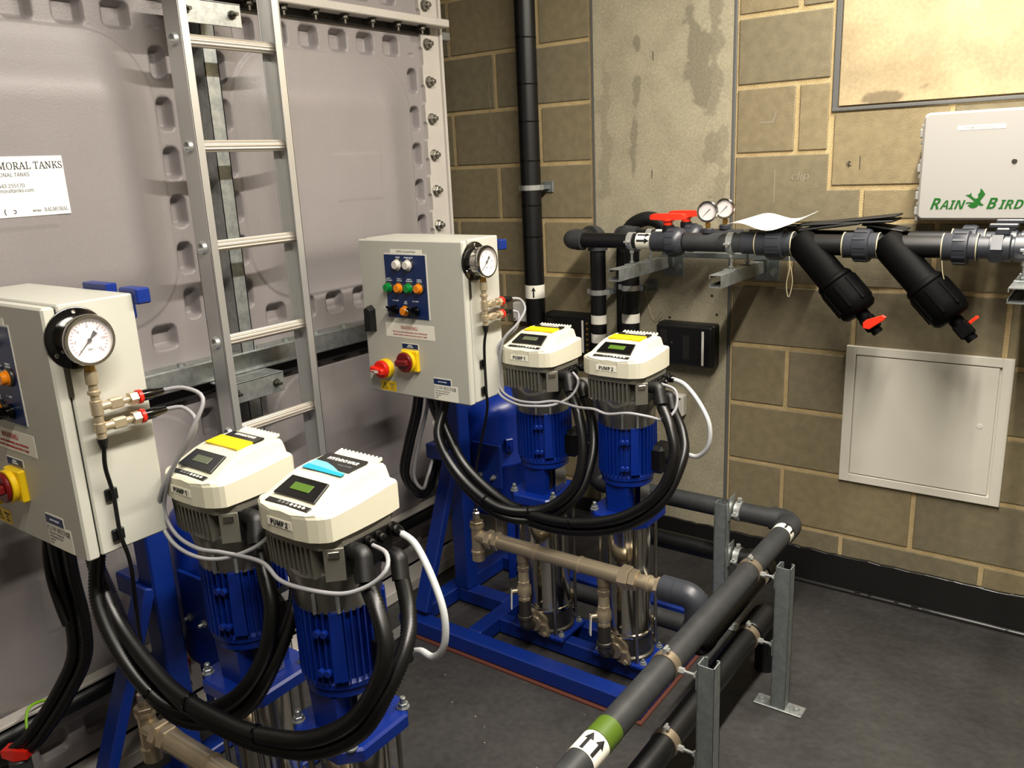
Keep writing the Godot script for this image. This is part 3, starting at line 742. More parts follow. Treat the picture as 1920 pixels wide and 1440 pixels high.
	for k in 11:
		var x := -0.075 + 0.0125 * k
		var z := 0.0925 - 0.9 * maxf(0.0, absf(x) - 0.045) * 0.28
		put("heat_sink_fin", cached("sink fin", func(): return S().loft([[V(-0.0022, 0.908, 0), V(0.0022, 0.908, 0), V(0.0022, 0.908, -0.026), V(-0.0022, 0.908, -0.026)], [V(-0.003, 0.968, 0.002), V(0.003, 0.968, 0.002), V(0.003, 0.968, -0.026), V(-0.003, 0.968, -0.026)]])), M.sink, t, Transform3D(Basis(), c + V(x, 0, z)))
	for k in 10:
		var z := -0.07 + 0.0125 * k
		put("heat_sink_fin", CACHE["sink fin"], M.sink, t, Transform3D(Basis(Vector3.UP, -PI / 2), c + V(-0.0905, 0, z)))
	var cpl: MeshInstance3D = P.call("corner_plate", S().box(V(0.0845, 0.937, 0.0715), V(0.036, 0.062, 0.006), 0.001, Basis(Vector3.UP, PI * 0.25)), M.sink)
	P.call("latch", S().box(V(0.0875, 0.957, 0.0745), V(0.02, 0.012, 0.004), 0.001, Basis(Vector3.UP, PI * 0.25)), M.chrome)
	P.call("side_plate", S().box(V(0.083, 0.936, -0.005), V(0.02, 0.06, 0.115), 0.001), M.black)
	# cable glands on the right side
	var eg := S()
	eg.tube(bent([V(0.09, 0.95, 0.035), V(0.118, 0.95, 0.035), V(0.136, 0.908, 0.052)], 0.012), 0.017, 16)
	eg.tube(PackedVector3Array([V(0.125, 0.93, 0.0415), V(0.132, 0.91, 0.048)]), 0.019, 16)
	P.call("conduit_gland", eg, M.black)
	P.call("lower_conduit_gland", S().tube(bent([V(0.075, 0.9, -0.06), V(0.108, 0.9, -0.06), V(0.124, 0.865, -0.045)], 0.012), 0.0165, 16), M.black)
	var sg := S()
	gland(V(0.093, 0.955, 0.0), V(1, -0.1, 0.1), 0.009, sg)
	gland(V(0.093, 0.955, -0.026), V(1, -0.1, 0.1), 0.009, sg)
	gland(V(0.093, 0.955, -0.062), V(1, -0.15, 0.0), 0.011, sg)
	P.call("cable_gland", sg, M.black_gloss)
	# cream cover with display, keys and stickers
	var hou: MeshInstance3D = P.call("cover", S().loft(housing_rings()), M.cream)
	for k in 11: put("cover_rib", cached("cover rib", func(): return S().box(V(0, 0, 0), V(0.006, 0.008, 0.022), 0.0022)), M.cream, t, Transform3D(Basis(Vector3.RIGHT, 0.2), c + V(-0.052 + 0.0104 * k, 1.0715, -0.083)))
	var up := V(0, 0.022, -0.048).normalized()                   # up the sloping face
	var nf := V(0, 0.048, 0.022).normalized()
	var fb := Basis(Vector3.RIGHT, up, nf)
	var dc := V(0, 1.0535, 0.0545)
	P.call("display", S().extrude([Vector2(-0.054, -0.0225), Vector2(0.054, -0.0225), Vector2(0.048, 0.0235), Vector2(-0.048, 0.0235)], 0.0035, Transform3D(fb, dc + nf * 0.0005), 0.0008), M.screen)
	P.call("lcd", S().box(dc + nf * 0.0046 + up * 0.001, V(0.05, 0.017, 0.0012), 0.0003, fb), M.lcd if num == 2 else M.lcd_dim)
	var kd := V(0, 1.0387, 0.0895)
	var kb := Basis(Vector3.RIGHT, -PI / 2 + 0.24)
	P.call("keypad", S().box(kd, V(0.112, 0.0125, 0.002), 0.0008, kb), M.keys)
	for k in 7: put("key", cached("key", func(): return S().cyl(V(0, 0, 0), V(0, 0, 0.0012), 0.0032, 10)), M.ink_grey if k < 3 else M.white, t, Transform3D(kb, c + kd + kb * V(-0.022 + 0.0105 * k, 0, 0.0008)))
	var top := Basis(Vector3.RIGHT, -PI / 2 + 0.085)
	var tc := V(0, 1.0752, -0.022)
	var on := func(x: float, v: float, h: float) -> Vector3: return tc + top * V(x, v, h)
	if blue_sticker:
		P.call("sticker_field", S().box(on.call(0.0, 0.012, 0.0), V(0.104, 0.05, 0.0006), 0.0, top).box(on.call(0.0, 0.012, -0.0015), V(0.1035, 0.0495, 0.003), 0.0, top), M.screen)
		P.call("sticker_wave", S().extrude([Vector2(-0.052, -0.03), Vector2(0.052, -0.03), Vector2(0.052, -0.02), Vector2(0.03, -0.017), Vector2(0.005, -0.006), Vector2(-0.02, 0.002), Vector2(-0.052, 0.003)], 0.0007, Transform3D(top, on.call(0.0, 0.0, -0.0002))), M.cyan_pale)
		P.call("sticker_cyan", S().extrude([Vector2(-0.052, -0.032), Vector2(0.052, -0.032), Vector2(0.052, -0.0225), Vector2(0.02, -0.021), Vector2(-0.015, -0.018), Vector2(-0.052, -0.016)], 0.0009, Transform3D(top, on.call(0.0, 0.0, -0.0001))), M.cyan)
		text("HYDROVAR", 0.0095, M.white, t, c + on.call(0.005, 0.019, 0.0006), top, "bold", 1.15)
		text("pump-friendly", 0.0038, M.ink_grey, t, c + on.call(0.026, 0.003, 0.0006), top, "sans", 1.0)
	else:
		P.call("sticker_black", S().box(on.call(0.004, 0.02, 0.0), V(0.1, 0.026, 0.0006), 0.0, top).box(on.call(0.004, 0.02, -0.0015), V(0.0995, 0.0255, 0.003), 0.0, top), M.screen)
		P.call("sticker_yellow", S().box(on.call(-0.002, -0.012, 0.0004), V(0.104, 0.04, 0.0006), 0.0, top).box(on.call(-0.002, -0.012, -0.0015), V(0.1035, 0.0395, 0.003), 0.0, top), M.yellow)
		text("HYDROVAR", 0.008, M.white, t, c + on.call(0.005, 0.024, 0.0006), top, "bold", 1.1)
	P.call("number_label", S().extrude([Vector2(-0.032, -0.0078), Vector2(0.032, -0.0078), Vector2(0.032, 0.0078), Vector2(-0.032, 0.0078)], 0.0008, Transform3D(Basis(), V(-0.005, 1.009, 0.1082))), M.paper)
	text("PUMP %d" % num, 0.0098, M.ink, t, c + V(-0.005, 1.009, 0.1096), Basis(), "bold", 0.95)

# ---------------------------------------------------------------- control panels and gauges
func build_panel(oz: float, where: String) -> void:
	var z := 1.1 + oz
	var t := thing("control_cabinet", V(-1.7, 0.885, z - 0.085), "grey steel pump control cabinet with indicator lamps on the %s skid" % where, "control cabinet")
	obj("enclosure", S().span(V(-1.9, 0.886, z - 0.17), V(-1.495, 1.366, z - 0.028), 0.003), M.panel, t)
	obj("door_seal", S().span(V(-1.892, 0.893, z - 0.03), V(-1.501, 1.358, z - 0.02)), M.gap, t)
	obj("door", S().span(V(-1.906, 0.884, z - 0.024), V(-1.493, 1.364, z), 0.004), M.panel, t)
	obj("hinge", S().span(V(-1.4945, 1.2, z - 0.03), V(-1.4915, 1.26, z - 0.02)), M.cast, t)
	var lk := obj("door_lock", S().loft([[V(-1.894, 1.075, z), V(-1.856, 1.08, z), V(-1.855, 1.15, z), V(-1.87, 1.163, z), V(-1.892, 1.155, z)], [V(-1.888, 1.08, z + 0.02), V(-1.862, 1.085, z + 0.02), V(-1.862, 1.145, z + 0.02), V(-1.872, 1.155, z + 0.02), V(-1.886, 1.15, z + 0.02)]]), M.black, t)
	# lamp plate
	obj("lamp_plate_backing", S().span(V(-1.797, 1.131, z), V(-1.6285, 1.325, z + 0.001)), M.white, t)
	var lp := obj("lamp_plate", S().span(V(-1.797, 1.131, z + 0.001), V(-1.633, 1.321, z + 0.002)), M.navy, t)
	var lamps := [[-1.741, 1.292, "lens"], [-1.698, 1.292, "lens"], [-1.784, 1.222, "green"], [-1.741, 1.222, "amber"], [-1.701, 1.223, "green"], [-1.661, 1.224, "amber"], [-1.722, 1.154, "amber"]]
	for l in lamps:
		var n: MeshInstance3D = put("indicator_lamp", cached("lamp lens", func(): return S().lathe([Vector2(0.0155, 0), Vector2(0.0155, 0.006), Vector2(0.0135, 0.008), Vector2(0.0125, 0.008), Vector2(0.0122, 0.017), Vector2(0.0105, 0.0185), Vector2(0, 0.0185)], Transform3D(Basis(Vector3.RIGHT, PI / 2), Vector3.ZERO), 20)), M[l[2]], t, Transform3D(Basis(), V(l[0], l[1], z + 0.002)))
		put("lamp_bezel", cached("lamp bezel", func(): return S().lathe([Vector2(0.0185, 0), Vector2(0.0182, 0.004), Vector2(0.0156, 0.0055)], Transform3D(Basis(Vector3.RIGHT, PI / 2), Vector3.ZERO), 20)), M.steel if l[2] == "lens" else M.cast, t, Transform3D(Basis(), V(l[0], l[1], z + 0.002)))
	for x in [-1.767, -1.682]:
		put("selector_switch", cached("selector", func(): return S().cyl(V(0, 0, 0), V(0, 0, 0.008), 0.016, 18, 0.001).cyl(V(0, 0, 0.008), V(0, 0, 0.014), 0.012, 18).box(V(-0.004, 0.002, 0.02), V(0.034, 0.009, 0.014), 0.002, Basis(Vector3.BACK, -0.5))), M.black_gloss, t, Transform3D(Basis(), V(x, 1.154, z + 0.002)))
		put("switch_pointer", cached("pointer", func(): return S().box(V(-0.014, 0.008, 0.0275), V(0.014, 0.002, 0.0012), 0, Basis(Vector3.BACK, -0.5))), M.white, t, Transform3D(Basis(), V(x, 1.154, z + 0.002)))
	var zz := z + 0.0021
	for w in [["POWER", -1.741, 1.3135], ["ON", -1.741, 1.309], ["MAINS WATER", -1.698, 1.3135], ["TOP UP", -1.698, 1.309], ["PUMP 1", -1.784, 1.249], ["AVAILABLE", -1.784, 1.2435], ["PUMP 1", -1.741, 1.249], ["TRIPPED", -1.741, 1.2435], ["PUMP 2", -1.701, 1.249], ["AVAILABLE", -1.701, 1.2435], ["PUMP 2", -1.661, 1.249], ["TRIPPED", -1.661, 1.2435], ["OFF AUTO", -1.762, 1.183], ["LOW", -1.722, 1.181], ["LEVEL", -1.722, 1.176], ["OFF AUTO", -1.682, 1.184]]:
		text(w[0], 0.0036, M.ink_white, t, V(w[1], w[2], zz), Basis(), "bold", 1.05)
	obj("name_strip", S().span(V(-1.771, 1.324, z), V(-1.645, 1.337, z + 0.0006)), M.paper, t)
	text("LWPS2 Ground Floor", 0.006, M.ink_grey, t, V(-1.708, 1.3305, z + 0.0008))
	obj("warning_label", S().span(V(-1.815, 1.069, z), V(-1.617, 1.113, z + 0.0006)), M.paper, t)
	text("WARNING:", 0.0105, M.ink_red, t, V(-1.716, 1.1, z + 0.0008), Basis(), "sans", 1.0)
	text("This unit can start automatically, ensure full electrical", 0.0046, M.ink_red, t, V(-1.716, 1.0865, z + 0.0008), Basis(), "sans", 0.92)
	text("isolation before commissioning any service or repair", 0.0046, M.ink_red, t, V(-1.716, 1.0775, z + 0.0008), Basis(), "sans", 0.92)
	# isolator switches
	obj("isolator_label", S().span(V(-1.751, 1.037, z), V(-1.684, 1.053, z + 0.0006)), M.paper, t)
	obj("isolator_title", S().span(V(-1.751, 1.037, z + 0.0006), V(-1.687, 1.051, z + 0.001)), M.navy, t)
	text("MAINS", 0.0036, M.ink_white, t, V(-1.719, 1.0468, z + 0.0011), Basis(), "bold")
	text("ISOLATOR", 0.0036, M.ink_white, t, V(-1.719, 1.0418, z + 0.0011), Basis(), "bold")
	var iso := S().span(V(-1.748, 0.968, z), V(-1.682, 1.034, z + 0.014), 0.003)
	iso.cyl(V(-1.72, 1.0, z + 0.014), V(-1.72, 1.0, z + 0.026), 0.034, 28, 0.002)
	obj("isolator_base", iso, M.yellow, t)
	obj("isolator_knob", S().cyl(V(-1.72, 1.0, z + 0.026), V(-1.72, 1.0, z + 0.036), 0.031, 28, 0.003).box(V(-1.72, 1.0, z + 0.043), V(0.05, 0.019, 0.016), 0.004, Basis(Vector3.BACK, 0.1)), M.dark_red, t)
	var eb := S().cyl(V(-1.822, 0.966, z), V(-1.822, 0.966, z + 0.02), 0.031, 28, 0.003)
	obj("rotary_switch_base", eb, M.yellow, t)
	obj("rotary_switch_knob", S().cyl(V(-1.824, 0.966, z + 0.02), V(-1.824, 0.966, z + 0.034), 0.0285, 28, 0.003).box(V(-1.826, 0.966, z + 0.042), V(0.054, 0.02, 0.018), 0.004, Basis(Vector3.BACK, -0.15)), M.red, t)
	obj("switch_arrow", S().box(V(-1.824, 0.964, z + 0.0513), V(0.016, 0.009, 0.0008)).box(V(-1.838, 0.966, z + 0.0513), V(0.014, 0.003, 0.0008)), M.white, t)
	obj("hazard_label", S().span(V(-1.858, 0.892, z), V(-1.791, 0.924, z + 0.0006)), M.yellow, t)
	obj("hazard_triangle", S().extrude([Vector2(-1.85, 0.897), Vector2(-1.829, 0.897), Vector2(-1.8395, 0.919)], 0.0004, Transform3D(Basis(), V(0, 0, z + 0.0006))), M.ink, t)
	obj("hazard_triangle_field", S().extrude([Vector2(-1.8465, 0.899), Vector2(-1.8325, 0.899), Vector2(-1.8395, 0.9137)], 0.0004, Transform3D(Basis(), V(0, 0, z + 0.0009))), M.yellow, t)
	text("!", 0.008, M.ink, t, V(-1.8395, 0.9045, z + 0.0014), Basis(), "bold")
	text("DANGER", 0.0045, M.ink_grey, t, V(-1.81, 0.914, z + 0.0008))
	text("415", 0.0045, M.ink_grey, t, V(-1.81, 0.907, z + 0.0008))
	text("Volts", 0.0045, M.ink_grey, t, V(-1.808, 0.9, z + 0.0008))
	# maker's labels
	obj("title_label", S().span(V(-1.632, 0.937, z), V(-1.563, 0.957, z + 0.0006)), M.paper, t)
	obj("title_strip", S().span(V(-1.632, 0.937, z + 0.0006), V(-1.566, 0.954, z + 0.001)), M.navy, t)
	text("LWPS2 SYSTEM", 0.0035, M.ink_white, t, V(-1.599, 0.9455, z + 0.0011), Basis(), "bold")
	obj("rating_label", S().span(V(-1.633, 0.888, z), V(-1.541, 0.936, z + 0.0006)), M.paper, t)
	text("FLOW MECH", 0.009, M.ink_grey, t, V(-1.597, 0.927, z + 0.0008), Basis(), "serif", 0.9)
	text("CE", 0.0095, M.ink, t, V(-1.554, 0.926, z + 0.0008), Basis(), "bold", 0.9)
	for k in 4: text(["Flow Mech Products Ltd", "www.flowmech.co.uk", "Serial No", "Date"][k], 0.0038, M.ink_grey, t, V(-1.629, 0.917 - 0.007 * k, z + 0.0008), Basis(), "sans", 1.0, 0.0, true)
	for y in [1.0, 0.918]: obj("cable_clip", S().box(V(-1.4915, y, z - 0.063), V(0.007, 0.024, 0.024), 0.002), M.black, t)
	# pressure gauge with its sensor branch on the side of the panel
	var side := Basis(V(0, 0, -1), V(1, 0, 0), V(0, -1, 0))     # local y points to +x
	var gy := 1.303; var gz := z - 0.052
	var g := thing("pressure_gauge", V(-1.47, 1.11, gz), "chrome rimmed pressure gauge with sensor branch on the side of the %s panel" % where, "gauge")
	obj("mounting_flange", S().lathe([Vector2(0, 0), Vector2(0.056, 0), Vector2(0.056, 0.004), Vector2(0.053, 0.006), Vector2(0, 0.006)], Transform3D(side, V(-1.4945, gy, gz)), 40), M.black_gloss, g)
	for k in 3:
		var an := TAU * k / 3 + PI / 2
		obj("screw", S().cyl(V(-1.489, gy + sin(an) * 0.048, gz + cos(an) * 0.048), V(-1.486, gy + sin(an) * 0.048, gz + cos(an) * 0.048), 0.0042, 12, 0.001), M.chrome, g)
	obj("case", S().lathe([Vector2(0.0, 0.0), Vector2(0.041, 0.0), Vector2(0.0415, 0.03), Vector2(0.0455, 0.034), Vector2(0.0465, 0.042), Vector2(0.0445, 0.046), Vector2(0.0395, 0.046), Vector2(0.0395, 0.040)], Transform3D(side, V(-1.489, gy, gz)), 40), M.chrome, g)
	var dl := obj("dial", S().lathe([Vector2(0.0395, 0.038), Vector2(0.0395, 0.04), Vector2(0, 0.04)], Transform3D(side, V(-1.489, gy, gz)), 40), M.dial, g)
	var tk := S()
	var face := Basis(V(0, 0, -1), V(0, 1, 0), V(1, 0, 0))      # x right, y up as seen from +x
	for k in 25:
		var an := deg_to_rad(225.0 - 270.0 * k / 24)
		var r := 0.032 if k % 4 else 0.0305
		tk.box(V(-1.4487, gy, gz) + face * V(cos(an) * r, sin(an) * r, 0), V(0.0007, 0.0035 if k % 4 else 0.006, 0.0004), 0, face * Basis(Vector3.BACK, an - PI / 2))
	obj("dial_scale", tk, M.ink_red, dl)
	for k in 7:
		var an := deg_to_rad(225.0 - 45.0 * k)
		text(str(k * 2), 0.0042, M.ink_grey, g, V(-1.4488, gy, gz) + face * V(cos(an) * 0.0245, sin(an) * 0.0245, 0), face)
	text("bar", 0.0042, M.ink_grey, g, V(-1.4488, gy - 0.016, gz), face)
	var nb := face * Basis(Vector3.BACK, deg_to_rad(225.0))
	obj("needle", S().extrude([Vector2(-0.018, -0.0045), Vector2(-0.005, -0.0012), Vector2(0.031, -0.0003), Vector2(0.031, 0.0003), Vector2(-0.005, 0.0012), Vector2(-0.018, 0.0045)], 0.0008, Transform3D(nb, V(-1.4478, gy, gz))).cyl(V(-1.448, gy, gz), V(-1.4455, gy, gz), 0.0035, 12), M.ink, g)
	obj("glass", S().lathe([Vector2(0.0395, 0.0), Vector2(0, 0.0)], Transform3D(side, V(-1.4445, gy, gz)), 32), M.gauge_glass, g)
	var sx := -1.465
	obj("stem_joint", S().lathe([Vector2(0.009, 0), Vector2(0.009, 0.014)], Transform3D(Basis(), V(sx, gy - 0.058, gz)), 12), M.brass, g)
	obj("stem", S().lathe([Vector2(0, 1.118), Vector2(0.0085, 1.118), Vector2(0.0085, 1.13), Vector2(0.0105, 1.131), Vector2(0.0105, 1.148), Vector2(0.0085, 1.149), Vector2(0.0085, 1.163), Vector2(0.0105, 1.164), Vector2(0.0105, 1.19), Vector2(0.008, 1.191), Vector2(0.008, 1.2), Vector2(0.0115, 1.203), Vector2(0.0115, 1.208), Vector2(0.008, 1.21), Vector2(0.008, 1.22), Vector2(0.011, 1.222), Vector2(0.0105, 1.246), Vector2(0, 1.246)], Transform3D(Basis(), V(sx, 0, gz)), 16), M.nickel, g)
	for y in [1.177, 1.139]:
		var br := obj("sensor_branch", S().cyl(V(sx, y, gz), V(sx, y, gz - 0.024), 0.008, 12).box(V(sx, y, gz - 0.036), V(0.014, 0.02, 0.028), 0.003).cyl(V(sx, y, gz - 0.048), V(sx, y, gz - 0.062), 0.0065, 12).hexa(V(sx, y, gz - 0.062), V(0, 0, -1), 0.0125, 0.016), M.nickel, g)
		obj("seal_ring", S().cyl(V(sx, y, gz - 0.078), V(sx, y, gz - 0.085), 0.0135, 16), M.red, br)
		obj("connector", S().lathe([Vector2(0.011, 0), Vector2(0.0105, 0.022), Vector2(0.0095, 0.024), Vector2(0.006, 0.046), Vector2(0, 0.046)], MB.along(V(sx, y, gz - 0.085), V(sx, y, gz - 0.1)), 14), M.black_gloss, br)
	obj("hose_end", S().lathe([Vector2(0.0, 0), Vector2(0.006, 0), Vector2(0.0095, 0.014), Vector2(0.0095, 0.02), Vector2(0, 0.02)], Transform3D(Basis(), V(sx, 1.099, gz)), 14), M.black, g)
	var hose := S().tube(smooth([V(sx, 1.1, gz), V(sx - 0.008, 1.06, gz), V(-1.484, 1.0, z - 0.063), V(-1.484, 0.92, z - 0.063), V(-1.5, 0.84, z - 0.08), V(-1.575, 0.65, z - 0.11), V(-1.597, 0.53, z - 0.125), V(-1.6, 0.478, z - 0.125)], 0.01), 0.0042, 8)
	tag(obj("gauge_hose", hose, M.black), "thin black gauge hose hanging down from the side of the %s panel" % where, "hose")

# ---------------------------------------------------------------- skids
func build_skid(oz: float, ox: float, rh: float, where: String) -> void:
	var D := V(ox, 0, oz)
	var t := thing("skid_frame", V(-1.43 + ox, 0, 0.8 + oz), "blue steel skid frame with an upright post carrying the %s control panel" % where, "skid frame")
	for q in [[-1.915, 1.06, -0.952, 1.082], [-1.915, 0.46, -0.952, 0.48], [-1.915, 0.48, -1.895, 1.06], [-0.972, 0.48, -0.952, 1.06]]:
		obj("edging_strip", S().span(V(q[0], 0.0005, q[1]) + D, V(q[2], 0.0055, q[3]) + D), M.mat_edge, t)
	obj("front_rail", S().span(V(-1.905, 0.006, 1.012) + D, V(-0.962, rh, 1.07) + D, 0.004), M.blue_frame, t)
	obj("rear_rail", S().span(V(-1.905, 0.006, 0.47) + D, V(-0.962, rh, 0.53) + D, 0.004), M.blue_frame, t)
	for x in [-1.905, -1.022]: obj("side_rail", S().span(V(x, 0.006, 0.53) + D, V(x + 0.06, rh, 1.012) + D, 0.004), M.blue_frame, t)
	obj("cross_rail", S().span(V(-1.64, 0.006, 0.53) + D, V(-1.585, rh - 0.001, 1.012) + D, 0.004), M.blue_frame, t)
	for z in [0.775, 0.885]: obj("pump_rail", S().span(V(-1.585, 0.006, z - 0.022) + D, V(-1.022, rh - 0.001, z + 0.022) + D, 0.004), M.blue_frame, t)
	obj("cross_rail", S().span(V(-1.845, 0.006, 0.75) + D, V(-1.64, rh - 0.001, 0.81) + D, 0.004), M.blue_frame, t)
	var ux := -1.825
	obj("upright_post", S().span(V(ux - 0.032, rh, 0.752) + D, V(ux + 0.032, 1.3, 0.812) + D, 0.005), M.blue_frame, t)
	obj("post_cap", S().span(V(ux - 0.03, 1.3, 0.754) + D, V(ux + 0.03, 1.304, 0.81) + D, 0.001), M.black, t)
	obj("brace", S().bar(V(ux, 0.075, 1.03) + D, V(ux, 0.6, 0.815) + D, 0.056, 0.03, V(1, 0, 0).cross(V(0, 0.52, -0.2)), 0.004), M.blue_frame, t)
	obj("stub_arm", S().span(V(ux - 0.12, 0.555, 0.77) + D, V(ux - 0.03, 0.61, 0.825) + D, 0.004), M.blue_frame, t)
	var ny := 0.022 if oz > 0.5 else 0.0
	obj("bar_end", S().span(V(-1.545 - ox, 1.322 + ny, 0.9) + D, V(-1.483 - ox, 1.352 + ny, 0.9295) + D, 0.003), M.blue_frame, t)
	for y in [0.93, 1.31]: obj("panel_bar", S().span(V(-1.9, y, 0.9) + D, V(-1.54 - ox, y + 0.03, 0.9295) + D, 0.003), M.blue_frame, t)
	obj("panel_arm", S().span(V(ux - 0.025, 1.26, 0.812) + D, V(ux + 0.025, 1.3, 0.9) + D, 0.003), M.blue_frame, t)
	obj("panel_strap", S().span(V(ux - 0.02, 0.96, 0.9) + D, V(ux + 0.02, 1.33, 0.9285) + D, 0.003), M.blue_frame, t)
	obj("mounting_tab", S().span(V(-1.645, 1.33 + ny, 0.905) + D, V(-1.555, 1.356 + ny, 0.928) + D, 0.002), M.blue_frame, t)
	obj("panel_arm", S().span(V(ux - 0.025, 0.93, 0.812) + D, V(ux + 0.025, 0.965, 0.9) + D, 0.003), M.blue_frame, t)
	obj("vessel_bracket", S().span(V(ux + 0.03, 0.46, 0.735) + D, V(-1.67, 0.62, 0.745) + D, 0.002), M.blue_frame, t)
	for x in [-1.7, -1.76]: obj("bolt", S().hexa(V(x, 0.5, 0.745) + D, V(0, 0, 1), 0.01, 0.008).cyl(V(x, 0.5, 0.753) + D, V(x, 0.5, 0.765) + D, 0.005, 10), M.galv, t)
	# pressure vessel
	var vc := V(-1.80, 0, 0.6) + D
	var ve := thing("pressure_vessel", V(vc.x, 0.061, vc.z), "blue domed pressure vessel standing behind the %s control panel" % where, "pressure vessel")
	var pr := [Vector2(0.0, 0.3)]
	for k in 9: pr.append(Vector2(0.132 * sin(PI / 2 * k / 8.0), 0.36 - 0.06 * cos(PI / 2 * k / 8.0)))
	pr.append_array([Vector2(0.132, 0.515), Vector2(0.1345, 0.518), Vector2(0.1345, 0.527), Vector2(0.132, 0.53)])
	for k in 9: pr.append(Vector2(0.132 * cos(PI / 2 * k / 8.0), 0.7 + 0.085 * sin(PI / 2 * k / 8.0)))
	obj("shell", S().lathe(pr, Transform3D(Basis(), vc), 40), M.blue, ve)
	obj("air_cap", S().cyl(vc + V(0, 0.78, 0), vc + V(0, 0.81, 0), 0.02, 16, 0.003), M.black, ve)
	for k in 3:
		var an := TAU * k / 3 + 0.5
		obj("leg", S().bar(vc + V(cos(an) * 0.1, 0.062, sin(an) * 0.1), vc + V(cos(an) * 0.11, 0.37, sin(an) * 0.11), 0.03, 0.006, V(cos(an), 0, sin(an))), M.blue, ve)
	obj("outlet", S().cyl(vc + V(0, 0.2, 0), vc + V(0, 0.31, 0), 0.02, 16), M.nickel, ve)
	obj("lug", S().box(vc + V(0.115, 0.6, 0.07), V(0.02, 0.05, 0.03), 0.003, Basis(Vector3.UP, -0.55)).cyl(vc + V(0.125, 0.6, 0.077), vc + V(0.14, 0.6, 0.086), 0.007, 10), M.blue, ve)
	# discharge manifold
	var my := 0.395; var mz := 0.978
	var m := thing("discharge_manifold", V(-1.3 + ox, my - 0.27, mz + oz), "nickel plated pipe manifold with tees and ball valves in front of the %s pumps" % where, "pipe manifold")
	var X := func(x: float) -> Vector3: return V(x, my, mz) + D
	var hx := Basis(V(0, -1, 0), V(1, 0, 0), V(0, 0, 1))          # local y along +x
	obj("end_tee", S().lathe([Vector2(0, 0.31), Vector2(0.021, 0.31), Vector2(0.021, 0.335), Vector2(0.0235, 0.337), Vector2(0.0235, 0.345), Vector2(0.02, 0.348), Vector2(0.02, 0.425), Vector2(0.0235, 0.427), Vector2(0.0235, 0.436), Vector2(0, 0.436)], Transform3D(Basis(), V(-1.6, 0, mz) + D), 20).cyl(X.call(-1.6), X.call(-1.56), 0.021, 18), M.nickel, m)
	obj("end_bush", S().hexa(V(-1.6, 0.436, mz) + D, Vector3.UP, 0.024, 0.012).cyl(V(-1.6, 0.448, mz) + D, V(-1.6, 0.462, mz) + D, 0.012, 14), M.nickel_dull, m)
	obj("transducer", S().hexa(V(-1.6, 0.455, mz) + D, Vector3.UP, 0.0125, 0.026).cyl(V(-1.6, 0.48, mz) + D, V(-1.6, 0.492, mz) + D, 0.009, 14, 0.002), M.chrome, m)
	obj("union_nut", S().hexa(X.call(-1.556), V(1, 0, 0), 0.031, 0.018).cyl(X.call(-1.538), X.call(-1.525), 0.024, 18).hexa(X.call(-1.525), V(1, 0, 0), 0.03, 0.016), M.nickel, m)
	obj("header_pipe", S().lathe([Vector2(0, 0), Vector2(0.0245, 0), Vector2(0.0245, 0.14), Vector2(0.0265, 0.142), Vector2(0.0265, 0.146), Vector2(0.0225, 0.148), Vector2(0.0225, 0.30), Vector2(0.0265, 0.302), Vector2(0.0265, 0.306), Vector2(0.0245, 0.308), Vector2(0.0245, 0.445), Vector2(0, 0.445)], Transform3D(hx, X.call(-1.51)), 28), M.nickel, m)
	obj("union_nut", S().hexa(X.call(-1.066), V(1, 0, 0), 0.036, 0.03).hexa(X.call(-1.034), V(1, 0, 0), 0.031, 0.02), M.nickel, m)
	obj("adaptor", S().lathe([Vector2(0.02, 0), Vector2(0.022, 0.004), Vector2(0.022, 0.03), Vector2(0.026, 0.033), Vector2(0.026, 0.04), Vector2(0.021, 0.043), Vector2(0.021, 0.085)], Transform3D(hx, X.call(-1.014)), 18).hexa(X.call(-0.955), V(1, 0, 0), 0.027, 0.025), M.nickel, m, "brighter brassy adaptor")
	for x in [-1.42, -1.128]:
		var leg := V(x, 0, mz) + D
		obj("branch_tee", S().lathe([Vector2(0.0175, 0.335), Vector2(0.0175, 0.35), Vector2(0.0195, 0.352), Vector2(0.0195, 0.388)], Transform3D(Basis(), leg), 18).hexa(leg + V(0, 0.322, 0), Vector3.UP, 0.021, 0.014), M.nickel_dull, m)
		var bv := obj("ball_valve", S().lathe([Vector2(0, 0.215), Vector2(0.0165, 0.215), Vector2(0.0165, 0.226), Vector2(0.0235, 0.238), Vector2(0.0235, 0.262), Vector2(0.017, 0.274), Vector2(0.017, 0.322), Vector2(0, 0.322)], Transform3D(Basis(), leg), 20).hexa(leg + V(0, 0.214, 0), Vector3.UP, 0.0205, 0.014).hexa(leg + V(0, 0.27, 0), Vector3.UP, 0.0205, 0.014), M.nickel, m)
		obj("valve_stem", S().cyl(leg + V(-0.01, 0.25, 0.01), leg + V(-0.026, 0.25, 0.026), 0.007, 12).hexa(leg + V(-0.026, 0.25, 0.026), V(-0.7, 0, 0.7), 0.0075, 0.006), M.nickel, bv)
		obj("lever", S().bar(leg + V(-0.029, 0.255, 0.029), leg + V(-0.031, 0.19, 0.031), 0.016, 0.003, V(-0.7, 0, 0.7)), M.white, bv)
		obj("drop_elbow", S().tube(bent([leg + V(0, 0.218, 0), leg + V(0, 0.118, 0), leg + V(0, 0.118, -0.035)], 0.022), 0.0205, 18).lathe([Vector2(0.0215, 0.15), Vector2(0.025, 0.152), Vector2(0.025, 0.162), Vector2(0.0215, 0.164)], Transform3D(Basis(), leg), 18), M.cast, m)
